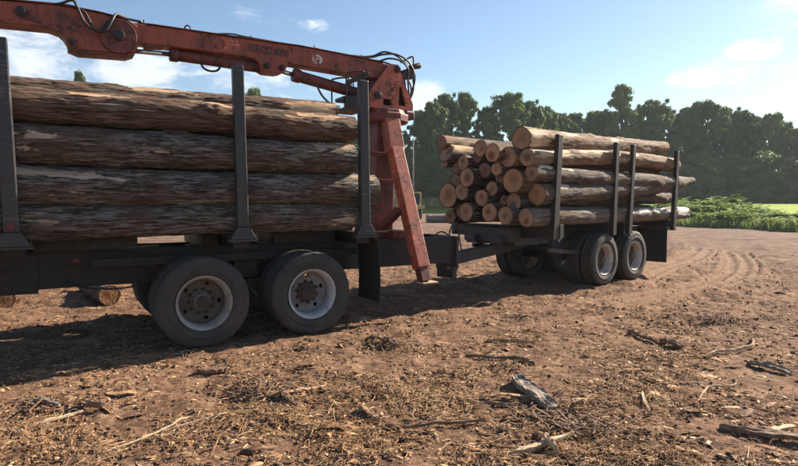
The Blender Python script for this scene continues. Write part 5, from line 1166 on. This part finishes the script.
S('bark_slab', 'flat grey bark slab right of the crooked twig', [(3.52, 5.74), (3.60, 5.56), (3.68, 5.34)], .12, .022, M_sgrey, curl=.2, lift=.03, ragged=.4)
S('bark_slab', 'pale wood slab at the bottom right edge', [(2.50, 3.98), (2.66, 4.02), (2.88, 4.12)], .07, .018, M_spale, lift=.02)
S('bark_slab', 'long dark bark slab under the pale slab at the bottom right edge', [(2.34, 4.12), (2.6, 3.92), (2.95, 3.76)], .10, .03, M_sbrown, lift=.03)
S('bark_strip', 'light forked scrap in the right foreground', [(1.96, 4.42), (2.0, 4.62), (2.08, 4.84)], .025, .014, M_spale, lift=.03)
S('bark_strip', 'dark bark strip at the right below the trailer, left of the dark pile', [(2.84, 7.06), (2.92, 6.9), (3.0, 6.62)], .06, .03, M_sbrown, lift=.02)
S('bark_strip', 'short black bark piece right of the dark strip below the trailer', [(3.08, 6.70), (3.12, 6.52), (3.14, 6.32)], .09, .035, M_sbrown, lift=.03)
S('thin_stick', 'long pale stick lying level in the middle distance below the trailer', [(1.05, 6.80), (1.3, 6.76), (1.6, 6.68)], .03, .02, M_stan, lift=.01)
S('bark_strip', 'dark bark strip slanting in the middle, left of the long pale stick', [(.72, 6.16), (.95, 6.05), (1.2, 5.92), (1.36, 5.70)], .05, .024, M_sbrown, lift=.02)
S('bark_strip', 'ragged dark bark scrap sticking up below the rear truck wheel', [(-.40, 6.86), (-.22, 6.72), (-.02, 6.42)], .10, .03, M_sbrown, lift=.06, ragged=.6)
S('bark_strip', 'flat tan bark flake under the front truck wheel', [(-2.55, 4.95), (-2.42, 4.92), (-2.30, 4.96)], .10, .012, M_stan, lift=.02)
S('bark_strip', 'dark bark lump in front of the front truck wheel', [(-1.98, 5.60), (-1.84, 5.55), (-1.70, 5.62)], .11, .03, M_sbrown, lift=.02, ragged=.5)
S('bark_strip', 'brown stub slanting among straw below the gap between the truck wheels', [(-1.02, 4.86), (-.93, 4.70), (-.82, 4.56)], .05, .02, M_sbrown, lift=.03)
S('bark_strip', 'long thin straw-like peel crossing the lower left', [(-1.85, 3.98), (-1.62, 4.2), (-1.30, 4.42), (-.86, 4.50)], .012, .009, M_spale, lift=.02)
S('bark_strip', 'long thin peel running to the bottom edge at the left', [(-1.95, 3.75), (-1.75, 4.05), (-1.62, 4.35)], .012, .009, M_spale, lift=.02)
# heaps of broken bark
def heap(cx, cy, sx, sy, n, seed, label, mat, l0=.05, l1=.20):
    wk = .75 if mat is M_sbrown else .55; n = int(n * 2.2)
    rr = random.Random(seed); b = MB(); z0 = float(ground_h(np.array([cx]), np.array([cy]))[0])
    for i in range(n):
        x, y = rr.gauss(0, sx * .45), rr.gauss(0, sy * .45); a = rr.uniform(0, 6.28); L = rr.uniform(l0, l1); e = rr.uniform(-.25, .45)
        z = float(ground_h(np.array([cx + x]), np.array([cy + y]))[0]) - z0 + .008 + .04 * max(0, 1 - (x / sx) ** 2 - (y / sy) ** 2) * rr.random()
        d = Vector((math.cos(a) * math.cos(e), math.sin(a) * math.cos(e), math.sin(e))) * L
        p = Vector((x, y, z + abs(d.z) * .3)); b.beam(p - d / 2, p + d / 2, rr.uniform(.006, .026) * wk, rr.uniform(.004, .012) * wk, w1=rr.uniform(.004, .018) * wk)
    o = b.build('bark_heap', mat, None, 0, loc=(cx, cy, z0)); o['kind'] = 'stuff'; o['label'] = label
heap(-1.15, 5.0, .55, .40, 80, 1, 'torn dark bark and roots heaped below the gap between the truck wheels', M_sbrown)
heap(1.25, 4.35, .45, .45, 90, 2, 'torn dark bark heaped round the grey slab', M_sbrown)
heap(4.4, 7.9, .55, .40, 60, 3, 'dark broken bark heap right of the trailer shadow', M_sbrown)
heap(-.2, 6.65, .40, .25, 40, 4, 'dark bark scraps heaped below the rear truck wheel', M_sbrown)
heap(-3.0, 4.6, .4, .25, 30, 5, 'brown bark scraps round the slab near the left edge', M_sbrown)
heap(.25, 4.75, .6, .5, 110, 7, 'straw-coloured bark peelings heaped at the bottom centre', M_peel, .03, .11)
heap(2.3, 6.0, 1.0, .5, 60, 9, 'thin pale peelings strewn in front of the trailer', M_peel, .03, .11)
# bark scraps lying on the truck's frame
for k, (u, y) in enumerate(((-1.45, .83), (-.95, .84), (-.55, .82), (.05, .84), (1.0, .83))):
    p = fw(FA, u, y, 1.121); L = .10 + .05 * (k % 3); b = MB()
    b.beam((-L, 0, .012), (L, .02, .02 + .015 * (k % 2)), .035, .012, w1=.012); o = b.build('bark_scrap', (M_stan, M_spale)[k % 2], None, 0, loc=p, rot=(0, 0, A_T + .2 * math.sin(k * 4)))
    tag(o, ('pale bark scrap caught on the truck frame nearest the left stake', 'thin bark scrap on the truck frame, second from the left stake', 'bark scrap on the truck frame above the front wheel', 'small bark scrap on the truck frame left of the middle stake', 'bark scrap on the truck frame above the rear wheel')[k], 'bark scrap', 'bark scraps caught on the truck frame')

# ------------------------------------------------------------------ the hazy air
hm = bpy.data.materials.new('pale_haze'); hm.use_nodes = True; ht = hm.node_tree; ht.nodes.clear()
hv = nd(ht, 'ShaderNodeVolumePrincipled', {'Color': (0.80, 0.90, 1.0, 1), 'Density': 0.00032, 'Anisotropy': 0.2})
ho = ht.nodes.new('ShaderNodeOutputMaterial'); ht.links.new(hv.outputs[0], ho.inputs['Volume'])
b = MB(); b.box((-460, -180, -1.4), (460, 700, 30)); hz = b.build('haze', hm); hz['kind'] = 'stuff'; hz['label'] = 'thin pale summer haze in the air'
